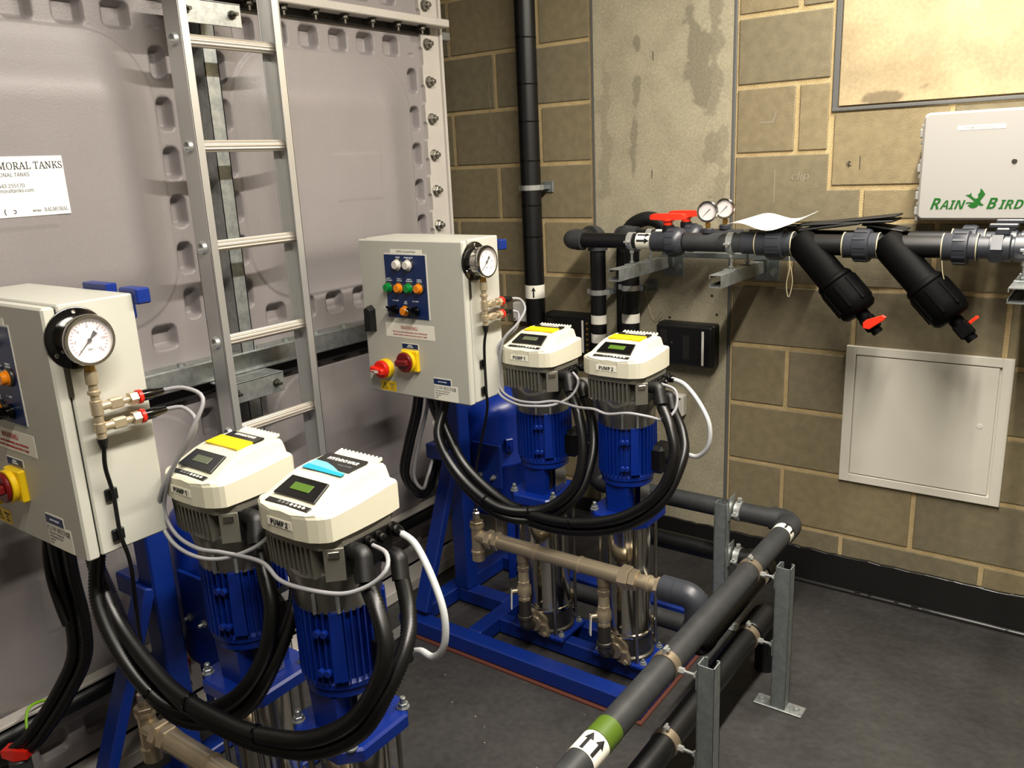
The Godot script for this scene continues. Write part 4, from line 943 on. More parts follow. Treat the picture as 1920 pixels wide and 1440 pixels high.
	# plastic elbow taking the water away: along, down and back
	if oz < 0.5:
		var e := thing("discharge_elbow", V(-0.86, 0.25, mz), "dark grey plastic elbow at the right end of the nickel manifold", "pipe elbow")
		obj("socket", S().cyl(V(-0.94, my, mz), V(-0.895, my, mz), 0.037, 28, 0.003), M.pvc_grey, e)
		obj("collar", S().cyl(V(-0.899, my, mz), V(-0.893, my, mz), 0.0345, 24), M.gap, e)
		obj("bend", S().tube(bent([V(-0.894, my, mz), V(-0.83, my, mz), V(-0.83, 0.27, mz)], 0.038), 0.0365, 24), M.pvc_grey, e)
		obj("lower_bend", S().tube(bent([V(-0.83, 0.31, mz), V(-0.83, 0.24, mz), V(-0.83, 0.24, mz - 0.06)], 0.034), 0.034, 24), M.pvc_black, e)

func build_conduits() -> void:
	var far2 := [V(-0.978, 0.902, 0.9), V(-0.936, 0.85, 0.93), V(-0.915, 0.779, 0.955), V(-0.951, 0.674, 0.985), V(-1.062, 0.590, 1.01), V(-1.228, 0.552, 1.035), V(-1.406, 0.572, 1.05), V(-1.557, 0.659, 1.055), V(-1.64, 0.762, 1.045), V(-1.69, 0.84, 1.02), V(-1.7, 0.884, 1.015)]
	var far1 := [V(-1.273, 0.902, 0.9), V(-1.229, 0.845, 0.93), V(-1.199, 0.745, 0.96), V(-1.217, 0.644, 0.99), V(-1.303, 0.572, 1.025), V(-1.426, 0.575, 1.085), V(-1.558, 0.65, 1.095), V(-1.645, 0.756, 1.083), V(-1.66, 0.84, 1.03), V(-1.66, 0.884, 1.015)]
	var near2 := [V(-0.991, 0.877, 0.9), V(-0.95, 0.85, 0.92), V(-0.916, 0.8, 0.94), V(-0.925, 0.735, 0.96), V(-0.972, 0.662, 0.98), V(-1.053, 0.606, 1.0), V(-1.134, 0.585, 1.02), V(-1.232, 0.593, 1.05), V(-1.381, 0.626, 1.07), V(-1.527, 0.706, 1.07), V(-1.607, 0.797, 1.06), V(-1.65, 0.86, 1.045), V(-1.655, 0.884, 1.04)]
	var near1 := [V(-1.286, 0.877, 0.9), V(-1.25, 0.84, 0.92), V(-1.214, 0.78, 0.94), V(-1.227, 0.69, 0.96), V(-1.279, 0.604, 0.99), V(-1.353, 0.56, 1.03), V(-1.42, 0.58, 1.07), V(-1.504, 0.659, 1.09), V(-1.575, 0.76, 1.085), V(-1.61, 0.85, 1.05), V(-1.615, 0.884, 1.04)]
	var sets := [[far1, 0.0, "far", 1], [far2, 0.0, "far", 2], [near1, NZ, "near", 1], [near2, NZ, "near", 2]]
	for s in sets:
		for k in 2:
			var pts := []
			var n: int = s[0].size()
			for q in n:
				var w := sin(PI * clampf(q / float(n - 1), 0, 1))
				var p: Vector3 = s[0][q]
				if k == 1:
					p += V(0.004, -0.033, -0.012) * sqrt(w)
					if q == 0: p += V(-0.01, -0.038, -0.095)
					elif q == 1: p += V(0.0, -0.02, -0.065)
					elif q == 2: p += V(0.0, 0.0, -0.035)
					elif q >= n - 2: p += V(-0.03, 0, 0)
				pts.append(p + V(0, 0, s[1]))
			var cd := obj("corrugated_conduit", corrugated(pts, 0.016 if k == 0 else 0.0152), M.conduit)
			tag(cd, "%s black corrugated conduit looping from the %s pump to the %s cabinet" % ["thicker upper" if k == 0 else "thinner lower", ["", "left-hand", "right-hand"][s[3]], s[2]], "conduit")
			if k == 0:
				var path := smooth(pts, 0.01)
				for f in [0.46, 0.6]:
					var m := int(path.size() * f)
					obj("cable_tie", ring_arc(path[m], (path[m + 1] - path[m - 1]).normalized(), 0.0162, 0.0016, 0.006), M.black_gloss, cd)
	# conduits that leave the panels on the left
	for k in 3:
		var o := V(0.81, 0.0, -0.58) * (0.031 * k - 0.016)
		var p := [V(-1.80, 0.885, 2.147) + o, V(-1.83, 0.80, 2.147) + o, V(-1.85, 0.70, 2.14) + o, V(-1.85, 0.6, 2.136) + o, V(-1.85, 0.509, 2.147) + o, V(-1.875, 0.427, 2.185) + o, V(-1.915, 0.345, 2.232) + o, V(-1.955, 0.295, 2.262) + o, V(-2.02, 0.255, 2.31) + o * 0.5]
		if k == 2: p = [V(-1.84, 0.885, 2.15), V(-1.862, 0.8, 2.165), V(-1.872, 0.72, 2.168), V(-1.858, 0.65, 2.168), V(-1.845, 0.6, 2.165)]
		tag(obj("corrugated_conduit", corrugated(p, 0.0145 if k < 2 else 0.008), M.conduit), ["leftmost black conduit curving from the near cabinet to the tank foot", "inner black conduit curving from the near cabinet to the tank foot", "thin black cable tied beside the conduits under the near cabinet"][k], "conduit")
	for k in 3:
		var o := V(0.024 * k - 0.024, 0.0, 0.012 * (k % 2))
		var p := [V(-1.77, 0.885, 1.0) + o, V(-1.79, 0.8, 1.0) + o, V(-1.834, 0.685, 1.0) + o, V(-1.872, 0.564, 0.995) + o, V(-1.85, 0.485 + 0.012 * k, 0.97) + o * 0.6, V(-1.87, 0.475 + 0.028 * k, 0.9), V(-1.965, 0.5 + 0.028 * k, 0.74), V(-2.0, 0.47 + 0.028 * k, 0.6)]
		tag(obj("looped_cable", corrugated(p, 0.0125, 0.0066) if k < 2 else S().tube(smooth(p, 0.012), 0.006, 8), M.conduit if k < 2 else M.cable_grey), ["left black conduit hanging in a loop below the far panel", "right black conduit hanging in a loop below the far panel", "thin grey cable inside the loop below the far panel"][k], "conduit" if k < 2 else "cable")
	# grey control cables
	var gz := 1.048 - 0.131
	var far_a := [V(-1.465, 1.177, gz), V(-1.452, 1.17, gz - 0.03), V(-1.437, 1.14, gz - 0.03), V(-1.445, 1.1, gz + 0.005), V(-1.475, 1.053, 0.955), V(-1.497, 0.958, 0.95), V(-1.49, 0.9, 0.955), V(-1.43, 0.878, 0.965), V(-1.36, 0.878, 0.965), V(-1.3, 0.885, 0.945), V(-1.213, 0.883, 0.96), V(-1.154, 0.888, 0.97), V(-1.114, 0.878, 0.965), V(-1.05, 0.888, 0.96), V(-0.998, 0.88, 0.94), V(-0.965, 0.868, 0.91), V(-0.945, 0.895, 0.88), V(-0.956, 0.94, 0.86), V(-1.0, 0.953, 0.858)]
	var far_b := [V(-1.465, 1.139, gz), V(-1.455, 1.13, gz - 0.02), V(-1.45, 1.09, gz), V(-1.49, 1.04, 0.955), V(-1.505, 0.95, 0.955), V(-1.49, 0.89, 0.965), V(-1.42, 0.868, 0.975), V(-1.35, 0.87, 0.972), V(-1.3, 0.876, 0.95), V(-1.26, 0.9, 0.92), V(-1.255, 0.935, 0.885), V(-1.29, 0.953, 0.858)]
	var near_a := [V(-1.465, 1.177, gz + 0.025), V(-1.43, 1.18, gz), V(-1.39, 1.16, gz - 0.01), V(-1.4, 1.1, gz + 0.02), V(-1.455, 1.01, 0.96), V(-1.497, 0.93, 0.96), V(-1.47, 0.882, 0.96), V(-1.4, 0.868, 0.96), V(-1.33, 0.872, 0.95), V(-1.206, 0.887, 0.955), V(-1.151, 0.868, 0.96), V(-1.085, 0.866, 0.955), V(-1.01, 0.872, 0.94), V(-0.966, 0.89, 0.915), V(-0.945, 0.915, 0.895), V(-0.966, 0.93, 0.872), V(-1.01, 0.929, 0.86)]
	var near_b := [V(-1.465, 1.139, gz + 0.025), V(-1.44, 1.138, gz), V(-1.415, 1.1, gz), V(-1.47, 0.995, 0.965), V(-1.51, 0.915, 0.965), V(-1.475, 0.868, 0.968), V(-1.4, 0.856, 0.97), V(-1.33, 0.862, 0.958), V(-1.27, 0.885, 0.93), V(-1.245, 0.91, 0.9), V(-1.26, 0.93, 0.875), V(-1.3, 0.929, 0.86)]
	for s in [[far_a, 0.0, "far", 2], [far_b, 0.0, "far", 1], [near_a, NZ, "near", 2], [near_b, NZ, "near", 1]]:
		var pts := []
		for p in s[0]: pts.append(p + V(0, 0, s[1]))
		tag(obj("control_cable", S().tube(smooth(pts, 0.01), 0.0042, 8), M.cable_grey), "thin grey control cable from the %s gauge sensors to its %s pump" % [s[2], ["", "left-hand", "right-hand"][s[3]]], "cable")
	for s in [[-1.112, 0.0, "far", 2], [-1.407, 0.0, "far", 1], [-1.125, NZ, "near", 2], [-1.42, NZ, "near", 1]]:
		var o := V(s[0] + 1.112, -0.025 if s[1] > 0.5 else 0.0, s[1])
		var p := [V(-0.99, 0.951, 0.793), V(-0.955, 0.94, 0.797), V(-0.905, 0.9, 0.815), V(-0.868, 0.845, 0.83), V(-0.868, 0.785, 0.835), V(-0.9, 0.747, 0.83), V(-0.94, 0.742, 0.823), V(-0.985, 0.718, 0.822)]
		if s[3] == 1: p = [V(-0.99, 0.951, 0.793), V(-0.955, 0.94, 0.79), V(-0.93, 0.9, 0.785), V(-0.925, 0.845, 0.785), V(-0.93, 0.785, 0.79), V(-0.945, 0.74, 0.8), V(-0.962, 0.722, 0.815), V(-0.985, 0.718, 0.822)]
		tag(obj("motor_cable", S().tube(smooth(p.map(func(q): return q + o), 0.008), 0.0066, 12), M.cable_white), "white motor cable looping beside the %s pump on the %s skid" % [["", "left-hand", "right-hand"][s[3]], s[2]], "cable")

# ---------------------------------------------------------------- pipework on the wall
func clamp_ring(parent: Node, c: Vector3, ax: Vector3, r: float, sd: Vector3, slen: float, m: Material) -> void:
	var q := obj("clamp", ring_arc(c, ax, r + 0.0005, 0.0025, 0.02), m, parent)
	var o := ax.cross(sd).normalized()
	for s in [-1, 1]: obj("clamp_ear", S().box(c + o * s * (r + 0.009), V(0.007, 0.018, 0.02), 0.001, Basis(sd, o, sd.cross(o).normalized())).hexa(c + o * s * (r + 0.011) + sd * 0.004, sd, 0.0055, 0.006), m, q)
	obj("clamp_nut", S().hexa(c + sd * (r + 0.002), sd, 0.0085, 0.014), m, q)
	obj("stud", S().cyl(c + sd * (r + 0.01), c + sd * (r + slen), 0.0045, 10).hexa(c + sd * (r + slen - 0.014), sd, 0.0085, 0.007), M.galv, q)
func band(parent: Node, a: Vector3, b: Vector3, r: float, m: Material, called := "label_band") -> MeshInstance3D:
	return obj(called, S().lathe([Vector2(r, 0), Vector2(r + 0.0008, 0), Vector2(r + 0.0008, a.distance_to(b)), Vector2(r, a.distance_to(b))], MB.along(a, b), 28), m, parent)
func arrow(parent: Node, c: Vector3, dirv: Vector3, out: Vector3, L: float, r: float) -> void:      # printed arrow lying on a pipe of radius r
	var mb := S()
	var side := dirv.cross(out).normalized()
	for w in [[-0.5, 0.12, 0.07, 0.07], [0.12, 0.5, 0.2, 0.0]]:
		var ring := []
		for e in 2:
			for k in 5:
				var t := lerpf(-1, 1, k / 4.0)
				var half: float = w[2 + e] * L * t
				var an := half / r
				ring.append(c + dirv * L * w[e] + (out * cos(an) + side * sin(an)) * (r + 0.0011))
		for k in 4: mb.quad(ring[k], ring[k + 5], ring[k + 6], ring[k + 1])
	obj("printed_arrow", mb, M.ink, parent)
func small_gauge(x: float, z: float, label: String) -> void:
	var g := thing("pressure_gauge", V(x, 1.318, z), label, "gauge")
	obj("boss", S().cyl(V(x, 1.318, z), V(x, 1.334, z), 0.019, 18, 0.002), M.pvc_grey, g)
	obj("stem", S().cyl(V(x, 1.332, z), V(x, 1.358, z), 0.007, 12).hexa(V(x, 1.34, z), Vector3.UP, 0.0095, 0.012), M.brass, g)
	var B := Basis(V(1, 0, 0), V(0, 0, 1), V(0, -1, 0)) * Basis()
	var turn := Basis(Vector3.UP, 0.18)
	var c := V(x, 1.388, z)
	var xf := Transform3D(turn * B, c)
	obj("case", S().lathe([Vector2(0, -0.018), Vector2(0.03, -0.018), Vector2(0.031, 0.006), Vector2(0.034, 0.008), Vector2(0.0345, 0.015), Vector2(0.032, 0.017), Vector2(0.0275, 0.016), Vector2(0.0275, 0.01)], xf, 32), M.chrome, g)
	var d := obj("dial", S().lathe([Vector2(0.028, 0.009), Vector2(0.028, 0.0105), Vector2(0, 0.0105)], xf, 32), M.dial, g)
	var tk := S()
	for k in 21:
		var an := deg_to_rad(225.0 - 270.0 * k / 20)
		tk.box(c + turn * V(cos(an) * 0.0235, sin(an) * 0.0235, 0.0112), V(0.0006, 0.003 if k % 4 else 0.005, 0.0004), 0, turn * Basis(Vector3.BACK, an - PI / 2))
	obj("dial_scale", tk, M.ink, d)
	obj("needle", S().extrude([Vector2(-0.012, -0.0014), Vector2(0.022, -0.0003), Vector2(0.022, 0.0003), Vector2(-0.012, 0.0014)], 0.0008, Transform3D(turn * Basis(Vector3.BACK, deg_to_rad(225.0)), c + turn * V(0, 0, 0.0115))), M.ink, g)
	obj("glass", S().lathe([Vector2(0.0275, 0.0), Vector2(0, 0.0)], Transform3D(turn * B, c + turn * V(0, 0, 0.0158)), 24), M.gauge_glass, g)
func union(parent: Node, x0: float, x1: float, z: float, y: float, m: Material) -> void:
	var hx := Basis(V(0, -1, 0), V(1, 0, 0), V(0, 0, 1))
	var L := x1 - x0
	obj("union_socket", S().lathe([Vector2(0.028, 0), Vector2(0.037, 0), Vector2(0.038, 0.003), Vector2(0.038, L), Vector2(0.028, L)], Transform3D(hx, V(x0, y, z)), 28), m, parent)
	var nut := S().lathe([Vector2(0.038, 0), Vector2(0.046, 0), Vector2(0.0475, 0.003), Vector2(0.0475, L * 0.42), Vector2(0.044, L * 0.45), Vector2(0.038, L * 0.45)], Transform3D(hx, V(x0 + L * 0.3, y, z)), 28)
	for k in 12:
		var an := TAU * k / 12
		nut.box(V(x0 + L * 0.5, y + sin(an) * 0.0478, z + cos(an) * 0.0478), V(L * 0.36, 0.006, 0.003), 0.0, Basis(Vector3.RIGHT, -an))
	obj("union_nut", nut, m, parent)
func header_line(z: float, x_start: float, where: String, front: bool) -> void:
	var y := 1.288
	var t := thing("pipe_line", V(-0.9, y - 0.03, z), "%s black horizontal pipe line of the wall header with its grey unions" % where, "pipe")
	var hx := Basis(V(0, -1, 0), V(1, 0, 0), V(0, 0, 1))
	var P := func(a: float, b: float, r: float, m: Material, called := "pipe") -> void: obj(called, S().cyl(V(a, y, z), V(b, y, z), r, 28, 0.001), m, t)
	P.call(x_start + 0.03, -1.25, 0.0265, M.pvc_black)
	P.call(-1.185, -0.93, 0.0308, M.pvc)
	P.call(-1.03, -0.982, 0.0265, M.pvc_black)
	P.call(-0.985, -0.937, 0.035, M.pvc_grey, "coupling")
	union(t, -0.937, -0.821, z, y, M.pvc_grey)
	if not front: P.call(-0.83, -0.66, 0.0308, M.pvc_black)
	union(t, -0.672, -0.572, z, y, M.pvc_grey)
	if not front: P.call(-0.58, -0.4, 0.0308, M.pvc_black)
	union(t, -0.405, -0.318, z, y, M.pvc_grey)
	P.call(-0.318, -0.29, 0.031, M.pvc_grey, "spigot")
	obj("valve_body", S().lathe([Vector2(0.03, 0), Vector2(0.037, 0.002), Vector2(0.037, 0.05), Vector2(0.031, 0.054), Vector2(0.031, 0.06), Vector2(0.036, 0.062), Vector2(0.036, 0.095), Vector2(0.03, 0.1)], Transform3D(hx, V(-0.292, y, z)), 28).hexa(V(-0.285, y, z), V(1, 0, 0), 0.043, 0.03), M.pvc_grey, t)
	obj("valve_boss", S().box(V(-0.262, y + 0.045, z), V(0.035, 0.02, 0.03), 0.004).box(V(-0.262, y + 0.06, z), V(0.07, 0.012, 0.022), 0.003), M.pvc_grey, t)
	P.call(-0.195, 0.9, 0.0308, M.pvc_black)
	band(t, V(-1.359, y, z), V(-1.302, y, z), 0.027, M.paper)
	if front:
		for an in [0.15, 0.95]: arrow(t, V(-1.33, y, z), V(1, 0, 0), V(0, sin(an), cos(an)), 0.048, 0.0275)
	for x in [-0.937, -0.823, -0.672, -0.574, -0.405, -0.32]: obj("thread_tape", ring_arc(V(x, y, z), V(1, 0, 0), 0.036, 0.0028, 0.003), M.string, t)
	# ball valve
	var v := thing("ball_valve", V(-1.23, y - 0.045, z), "grey plastic ball valve with red handle on the %s wall line" % where, "valve")
	obj("body", S().lathe([Vector2(0.027, 0), Vector2(0.0345, 0), Vector2(0.0345, 0.04), Vector2(0.042, 0.058), Vector2(0.042, 0.062)], Transform3D(hx, V(-1.302, y, z)), 28), M.pvc_grey, v)
	var nut := S().lathe([Vector2(0.04, 0), Vector2(0.0485, 0.002), Vector2(0.0485, 0.03), Vector2(0.044, 0.045), Vector2(0.031, 0.055)], Transform3D(hx, V(-1.242, y, z)), 28)
	for k in 14:
		var an := TAU * k / 14
		nut.box(V(-1.226, y + sin(an) * 0.0485, z + cos(an) * 0.0485), V(0.026, 0.006, 0.003), 0.0, Basis(Vector3.RIGHT, -an))
	obj("union_nut", nut, M.pvc_grey, v)
	obj("stem_collar", S().cyl(V(-1.248, y + 0.03, z), V(-1.248, 1.343, z), 0.02, 18, 0.002), M.pvc_black, v)
	obj("handle", S().cyl(V(-1.248, 1.343, z), V(-1.248, 1.36, z), 0.016, 18, 0.001).cyl(V(-1.248, 1.357, z), V(-1.248, 1.364, z), 0.023, 18, 0.001).loft([[V(-1.31, 1.363, z - 0.012), V(-1.31, 1.363, z + 0.012), V(-1.31, 1.376, z + 0.012), V(-1.31, 1.376, z - 0.012)], [V(-1.3, 1.362, z - 0.015), V(-1.3, 1.362, z + 0.015), V(-1.3, 1.381, z + 0.013), V(-1.3, 1.381, z - 0.013)], [V(-1.248, 1.36, z - 0.018), V(-1.248, 1.36, z + 0.018), V(-1.248, 1.382, z + 0.015), V(-1.248, 1.382, z - 0.015)], [V(-1.196, 1.362, z - 0.015), V(-1.196, 1.362, z + 0.015), V(-1.196, 1.381, z + 0.013), V(-1.196, 1.381, z - 0.013)], [V(-1.186, 1.363, z - 0.012), V(-1.186, 1.363, z + 0.012), V(-1.186, 1.376, z + 0.012), V(-1.186, 1.376, z - 0.012)]]), M.orange_red, v)
	small_gauge(-1.105, z, "small chrome dial gauge standing on the %s wall line" % where)
func y_filter(x0: float, x1: float, z: float, label: String, side_lever: bool) -> void:
	var y := 1.288
	var t := thing("y_strainer", V((x0 + x1) / 2 + 0.1, 1.05, z), label, "pipe filter")
	obj("through_pipe", S().cyl(V(x0 - 0.005, y, z), V(x1 + 0.005, y, z), 0.0315, 28), M.pvc_black, t)
	var a := V(x0 + 0.005, y + 0.02, z); var d := V(0.69, -0.715, 0.1).normalized()
	var xf := MB.along(a, a + d)
	obj("filter_barrel", S().lathe([Vector2(0, 0), Vector2(0.034, 0.0), Vector2(0.046, 0.02), Vector2(0.047, 0.165), Vector2(0.053, 0.172), Vector2(0.056, 0.178), Vector2(0.056, 0.184), Vector2(0.054, 0.186)], xf, 36), M.strainer, t)
	obj("filter_cap", S().lathe([Vector2(0.054, 0.187), Vector2(0.0575, 0.19), Vector2(0.0575, 0.255), Vector2(0.054, 0.29), Vector2(0.045, 0.299), Vector2(0.0, 0.303)], xf, 36), M.strainer, t)
	var ribs := S()
	for k in 8:
		var an := TAU * k / 8
		ribs.box(xf * V(cos(an) * 0.0575, 0.235, sin(an) * 0.0575), V(0.005, 0.08, 0.008), 0.001, xf.basis * Basis(Vector3.UP, -an))
	obj("cap_ribs", ribs, M.strainer, t)
	var e := a + d * 0.303
	var dv := obj("drain_valve", S().cyl(e, e + d * 0.02, 0.02, 18).box(e + d * 0.038, V(0.04, 0.045, 0.04), 0.004, xf.basis).cyl(e + d * 0.055, e + d * 0.075, 0.016, 16), M.strainer, t)
	var n := V(0, 0, 1)
	if side_lever:
		obj("drain_lever", S().extrude([Vector2(-0.012, -0.012), Vector2(0.006, -0.014), Vector2(0.045, 0.016), Vector2(0.05, 0.026), Vector2(0.04, 0.031), Vector2(-0.004, 0.014), Vector2(-0.013, 0.004)], 0.009, Transform3D(Basis(), e + d * 0.037 + n * 0.024), 0.002), M.orange_red, dv)
	else:
		obj("drain_lever", S().extrude([Vector2(-0.01, -0.01), Vector2(0.01, -0.01), Vector2(0.012, 0.014), Vector2(0, 0.02), Vector2(-0.012, 0.014)], 0.008, Transform3D(Basis(V(0, 0, 1), V(0.7, 0.7, 0.0), V(-0.7, 0.7, 0)), e + d * 0.037 + V(0.018, 0.018, -0.03)), 0.002), M.orange_red, dv)
	obj("branch_web", S().loft([[a + V(0.0, -0.03, 0.008), a + V(0.0, -0.03, -0.008), a + V(0.09, -0.03, -0.008), a + V(0.09, -0.03, 0.008)], [a + d * 0.12 + V(-0.02, -0.01, 0.008), a + d * 0.12 + V(-0.02, -0.01, -0.008), a + d * 0.12 + V(0.03, 0.0, -0.008), a + d * 0.12 + V(0.03, 0.0, 0.008)]]), M.strainer, t)
func riser(x: float, z: float, y0: float, y1: float, r: float, label: String, marks: Array, clamps: Array) -> Node3D:
	var t := thing("riser_pipe", V(x, y0, z), label, "pipe")
	obj("pipe", S().cyl(V(x, y0, z), V(x, y1, z), r, 28), M.pvc_black, t)
	for m in marks: band(t, V(x, m[0], z), V(x, m[1], z), r, M.paper)
	for c in clamps:
		obj("wall_plate", S().box(V(x + 0.045, c, 0.004), V(0.05, 0.045, 0.006), 0.002), M.galv_dull, t)
		clamp_ring(t, V(x, c, z), Vector3.UP, r, V(0, 0, -1), z - r - 0.006, M.zinc)
		obj("clamp_arm", S().span(V(x + r, c - 0.008, z - 0.012), V(x + 0.055, c + 0.008, 0.006)), M.galv_dull, t)
	return t
func build_wall_pipes() -> void:
	# tall riser in the corner beside the tank
	var t := riser(-1.967, 0.062, 0.05, CEIL, 0.041, "tall black riser pipe running up the block wall beside the tank", [], [1.468])
	for y in [2.035, 1.865, 1.725, 1.575, 1.4, 1.275]: obj("cable_tie", ring_arc(V(-1.967, y, 0.062), V(0.05, 1, 0.02).normalized(), 0.0412, 0.0012, 0.005), M.black_gloss, t)
	band(t, V(-1.967, 1.02, 0.062), V(-1.967, 1.075, 0.062), 0.041, M.paper)
	arrow(t, V(-1.967, 1.047, 0.062), Vector3.UP, V(0.45, 0, 0.89).normalized(), 0.045, 0.0415)
	# the two lines that feed the wall header
	var y := 1.288
	header_line(0.3, -1.64, "front", true)
	header_line(0.155, -1.5, "rear", false)
	var v1 := riser(-1.642, 0.095, 0.3, y - 0.02, 0.0305, "left black feed pipe dropping from the wall header", [[0.94, 0.975], [0.865, 0.9]], [1.065])
	var v2 := riser(-1.5, 0.095, 0.3, y - 0.02, 0.0335, "right black feed pipe dropping from the wall header", [[0.955, 0.99]], [1.09])
	for q in [[v1, -1.642, 0.3, 0.034], [v2, -1.5, 0.155, 0.0345]]:
		var x: float = q[1]; var z: float = q[2]; var r: float = q[3]
		obj("wall_elbow", S().tube(bent([V(x, y - 0.06, 0.095), V(x, y, 0.095), V(x, y, 0.095 + 0.06)], 0.035), r + 0.004, 24), M.pvc, q[0])
		if z - 0.095 > 0.1: obj("link_pipe", S().cyl(V(x, y, 0.13), V(x, y, z - 0.03), r - 0.004, 24), M.pvc_black, q[0])
		obj("header_elbow", S().tube(bent([V(x, y, z - 0.055), V(x, y, z), V(x + 0.06, y, z)], 0.036), r + 0.001, 24).cyl(V(x + 0.035, y, z), V(x + 0.062, y, z), r + 0.003, 24), M.pvc, q[0])
	tag(obj("flexible_hose", S().tube(smooth([V(-1.33, 1.27, 0.06), V(-1.39, 1.33, 0.06), V(-1.45, 1.345, 0.06), V(-1.52, 1.315, 0.05), V(-1.555, 1.24, 0.045), V(-1.56, 1.1, 0.042), V(-1.56, 0.8, 0.042), V(-1.56, 0.35, 0.042)], 0.02), 0.027, 16), M.rubber), "thick black insulated hose arching over behind the right feed pipe", "hose")
	# strainers on the front line
	y_filter(-0.818, -0.675, 0.3, "black angled strainer with bright red drain lever turned sideways", true)
	y_filter(-0.57, -0.408, 0.3, "black angled strainer under the white controller box", false)
	# brackets
	for b in [[-1.385, "left"], [-1.023, "middle"], [-0.205, "right"]]:
		var x: float = b[0]
		var k := thing("channel_bracket", V(x, 1.15, 0.2), "galvanised channel bracket holding the wall header, the %s of three" % b[1], "bracket")
		var top := 1.2 if x > -1.3 else 1.205
		var ch := S()
		ch.span(V(x + 0.018, top - 0.041, 0.006), V(x + 0.0205, top, 0.43)).span(V(x - 0.0205, top - 0.041, 0.006), V(x + 0.018, top - 0.0385, 0.43)).span(V(x - 0.0205, top - 0.0025, 0.006), V(x + 0.018, top, 0.43)).span(V(x - 0.0205, top - 0.0385, 0.006), V(x - 0.018, top - 0.03, 0.43)).span(V(x - 0.0205, top - 0.011, 0.006), V(x - 0.018, top - 0.0025, 0.43))
		obj("channel", ch, M.galv, k)
		var pl := obj("wall_plate", S().span(V(x - 0.025, top - 0.075, 0.0), V(x + 0.06, top + 0.02, 0.006), 0.001), M.galv_dull, k)
		obj("bolt", S().cyl(V(x + 0.042, top - 0.045, 0.006), V(x + 0.042, top - 0.045, 0.009), 0.014, 14).hexa(V(x + 0.042, top - 0.045, 0.009), V(0, 0, 1), 0.011, 0.01), M.galv, pl)
		for z in [0.3, 0.155]:
			clamp_ring(k, V(x, y, z), V(1, 0, 0), 0.031 if x > -1.3 else 0.027, V(0, -1, 0), y - top - (0.031 if x > -1.3 else 0.027), M.zinc)
			obj("square_washer", S().box(V(x, top + 0.002, z), V(0.04, 0.004, 0.04), 0.001), M.galv, k)
	tag(obj("cable_trunking", S().span(V(-1.36, 1.205, 0.02), V(-0.8, 1.225, 0.06), 0.002), M.galv_dull), "grey metal strip running under the wall header between brackets", "cable trunking")
	# loose things on the header
	var pp := S()
	var cols := 13; var rows := 5
	for back in [0, 1]:
		var base := pp.v.size()
		for a in cols:
			for b in rows:
				var u := a / float(cols - 1); var w := b / float(rows - 1)
				pp.vert(V(-1.04 + 0.22 * u + 0.03 * w, 1.345 + 0.012 * sin(u * 7.0) + 0.03 * w * (0.4 + 0.5 * u) - back * 0.0006, 0.35 - 0.19 * w), V(0, 1, 0.2).normalized() * (1 if back == 0 else -1))
		for a in cols - 1:
			for b in rows - 1:
				var o := base + a * rows + b
				if back == 0: pp.qn(o, o + rows, o + rows + 1, o + 1)
				else: pp.qn(o, o + 1, o + rows + 1, o + rows)
	tag(obj("paper_sheet", pp, M.paper), "curled sheet of white paper lying on the wall header", "paper")
	var bag := S()
	bag.box(V(-0.69, 1.348, 0.2), V(0.28, 0.007, 0.13), 0.003, Basis(Vector3.BACK, 0.05)).box(V(-0.665, 1.356, 0.2), V(0.24, 0.006, 0.11), 0.003, Basis(Vector3.BACK, 0.11)).box(V(-0.73, 1.338, 0.21), V(0.18, 0.008, 0.14), 0.003, Basis(Vector3.BACK, 0.13)).box(V(-0.58, 1.335, 0.2), V(0.12, 0.006, 0.11), 0.003, Basis(Vector3.BACK, -0.16))
	tag(obj("folded_sheet", bag, M.rubber), "folded black rubber sheets lying over the strainer pipes", "rubber sheet")
	for s in [[-0.823, 1.25, [V(-0.825, 1.255, 0.335), V(-0.82, 1.22, 0.34), V(-0.828, 1.17, 0.34), V(-0.822, 1.13, 0.34), V(-0.815, 1.14, 0.34), V(-0.81, 1.18, 0.34), V(-0.817, 1.225, 0.34)], "loose string loop hanging at the first strainer"], [-0.4, 1.25, [V(-0.4, 1.255, 0.338), V(-0.395, 1.22, 0.34), V(-0.39, 1.2, 0.34), V(-0.393, 1.165, 0.34), V(-0.392, 1.15, 0.34)], "short loose string end hanging at the second strainer"]]:
		tag(obj("loose_string", S().tube(smooth(s[2], 0.006), 0.0012, 6), M.string), s[3], "string")

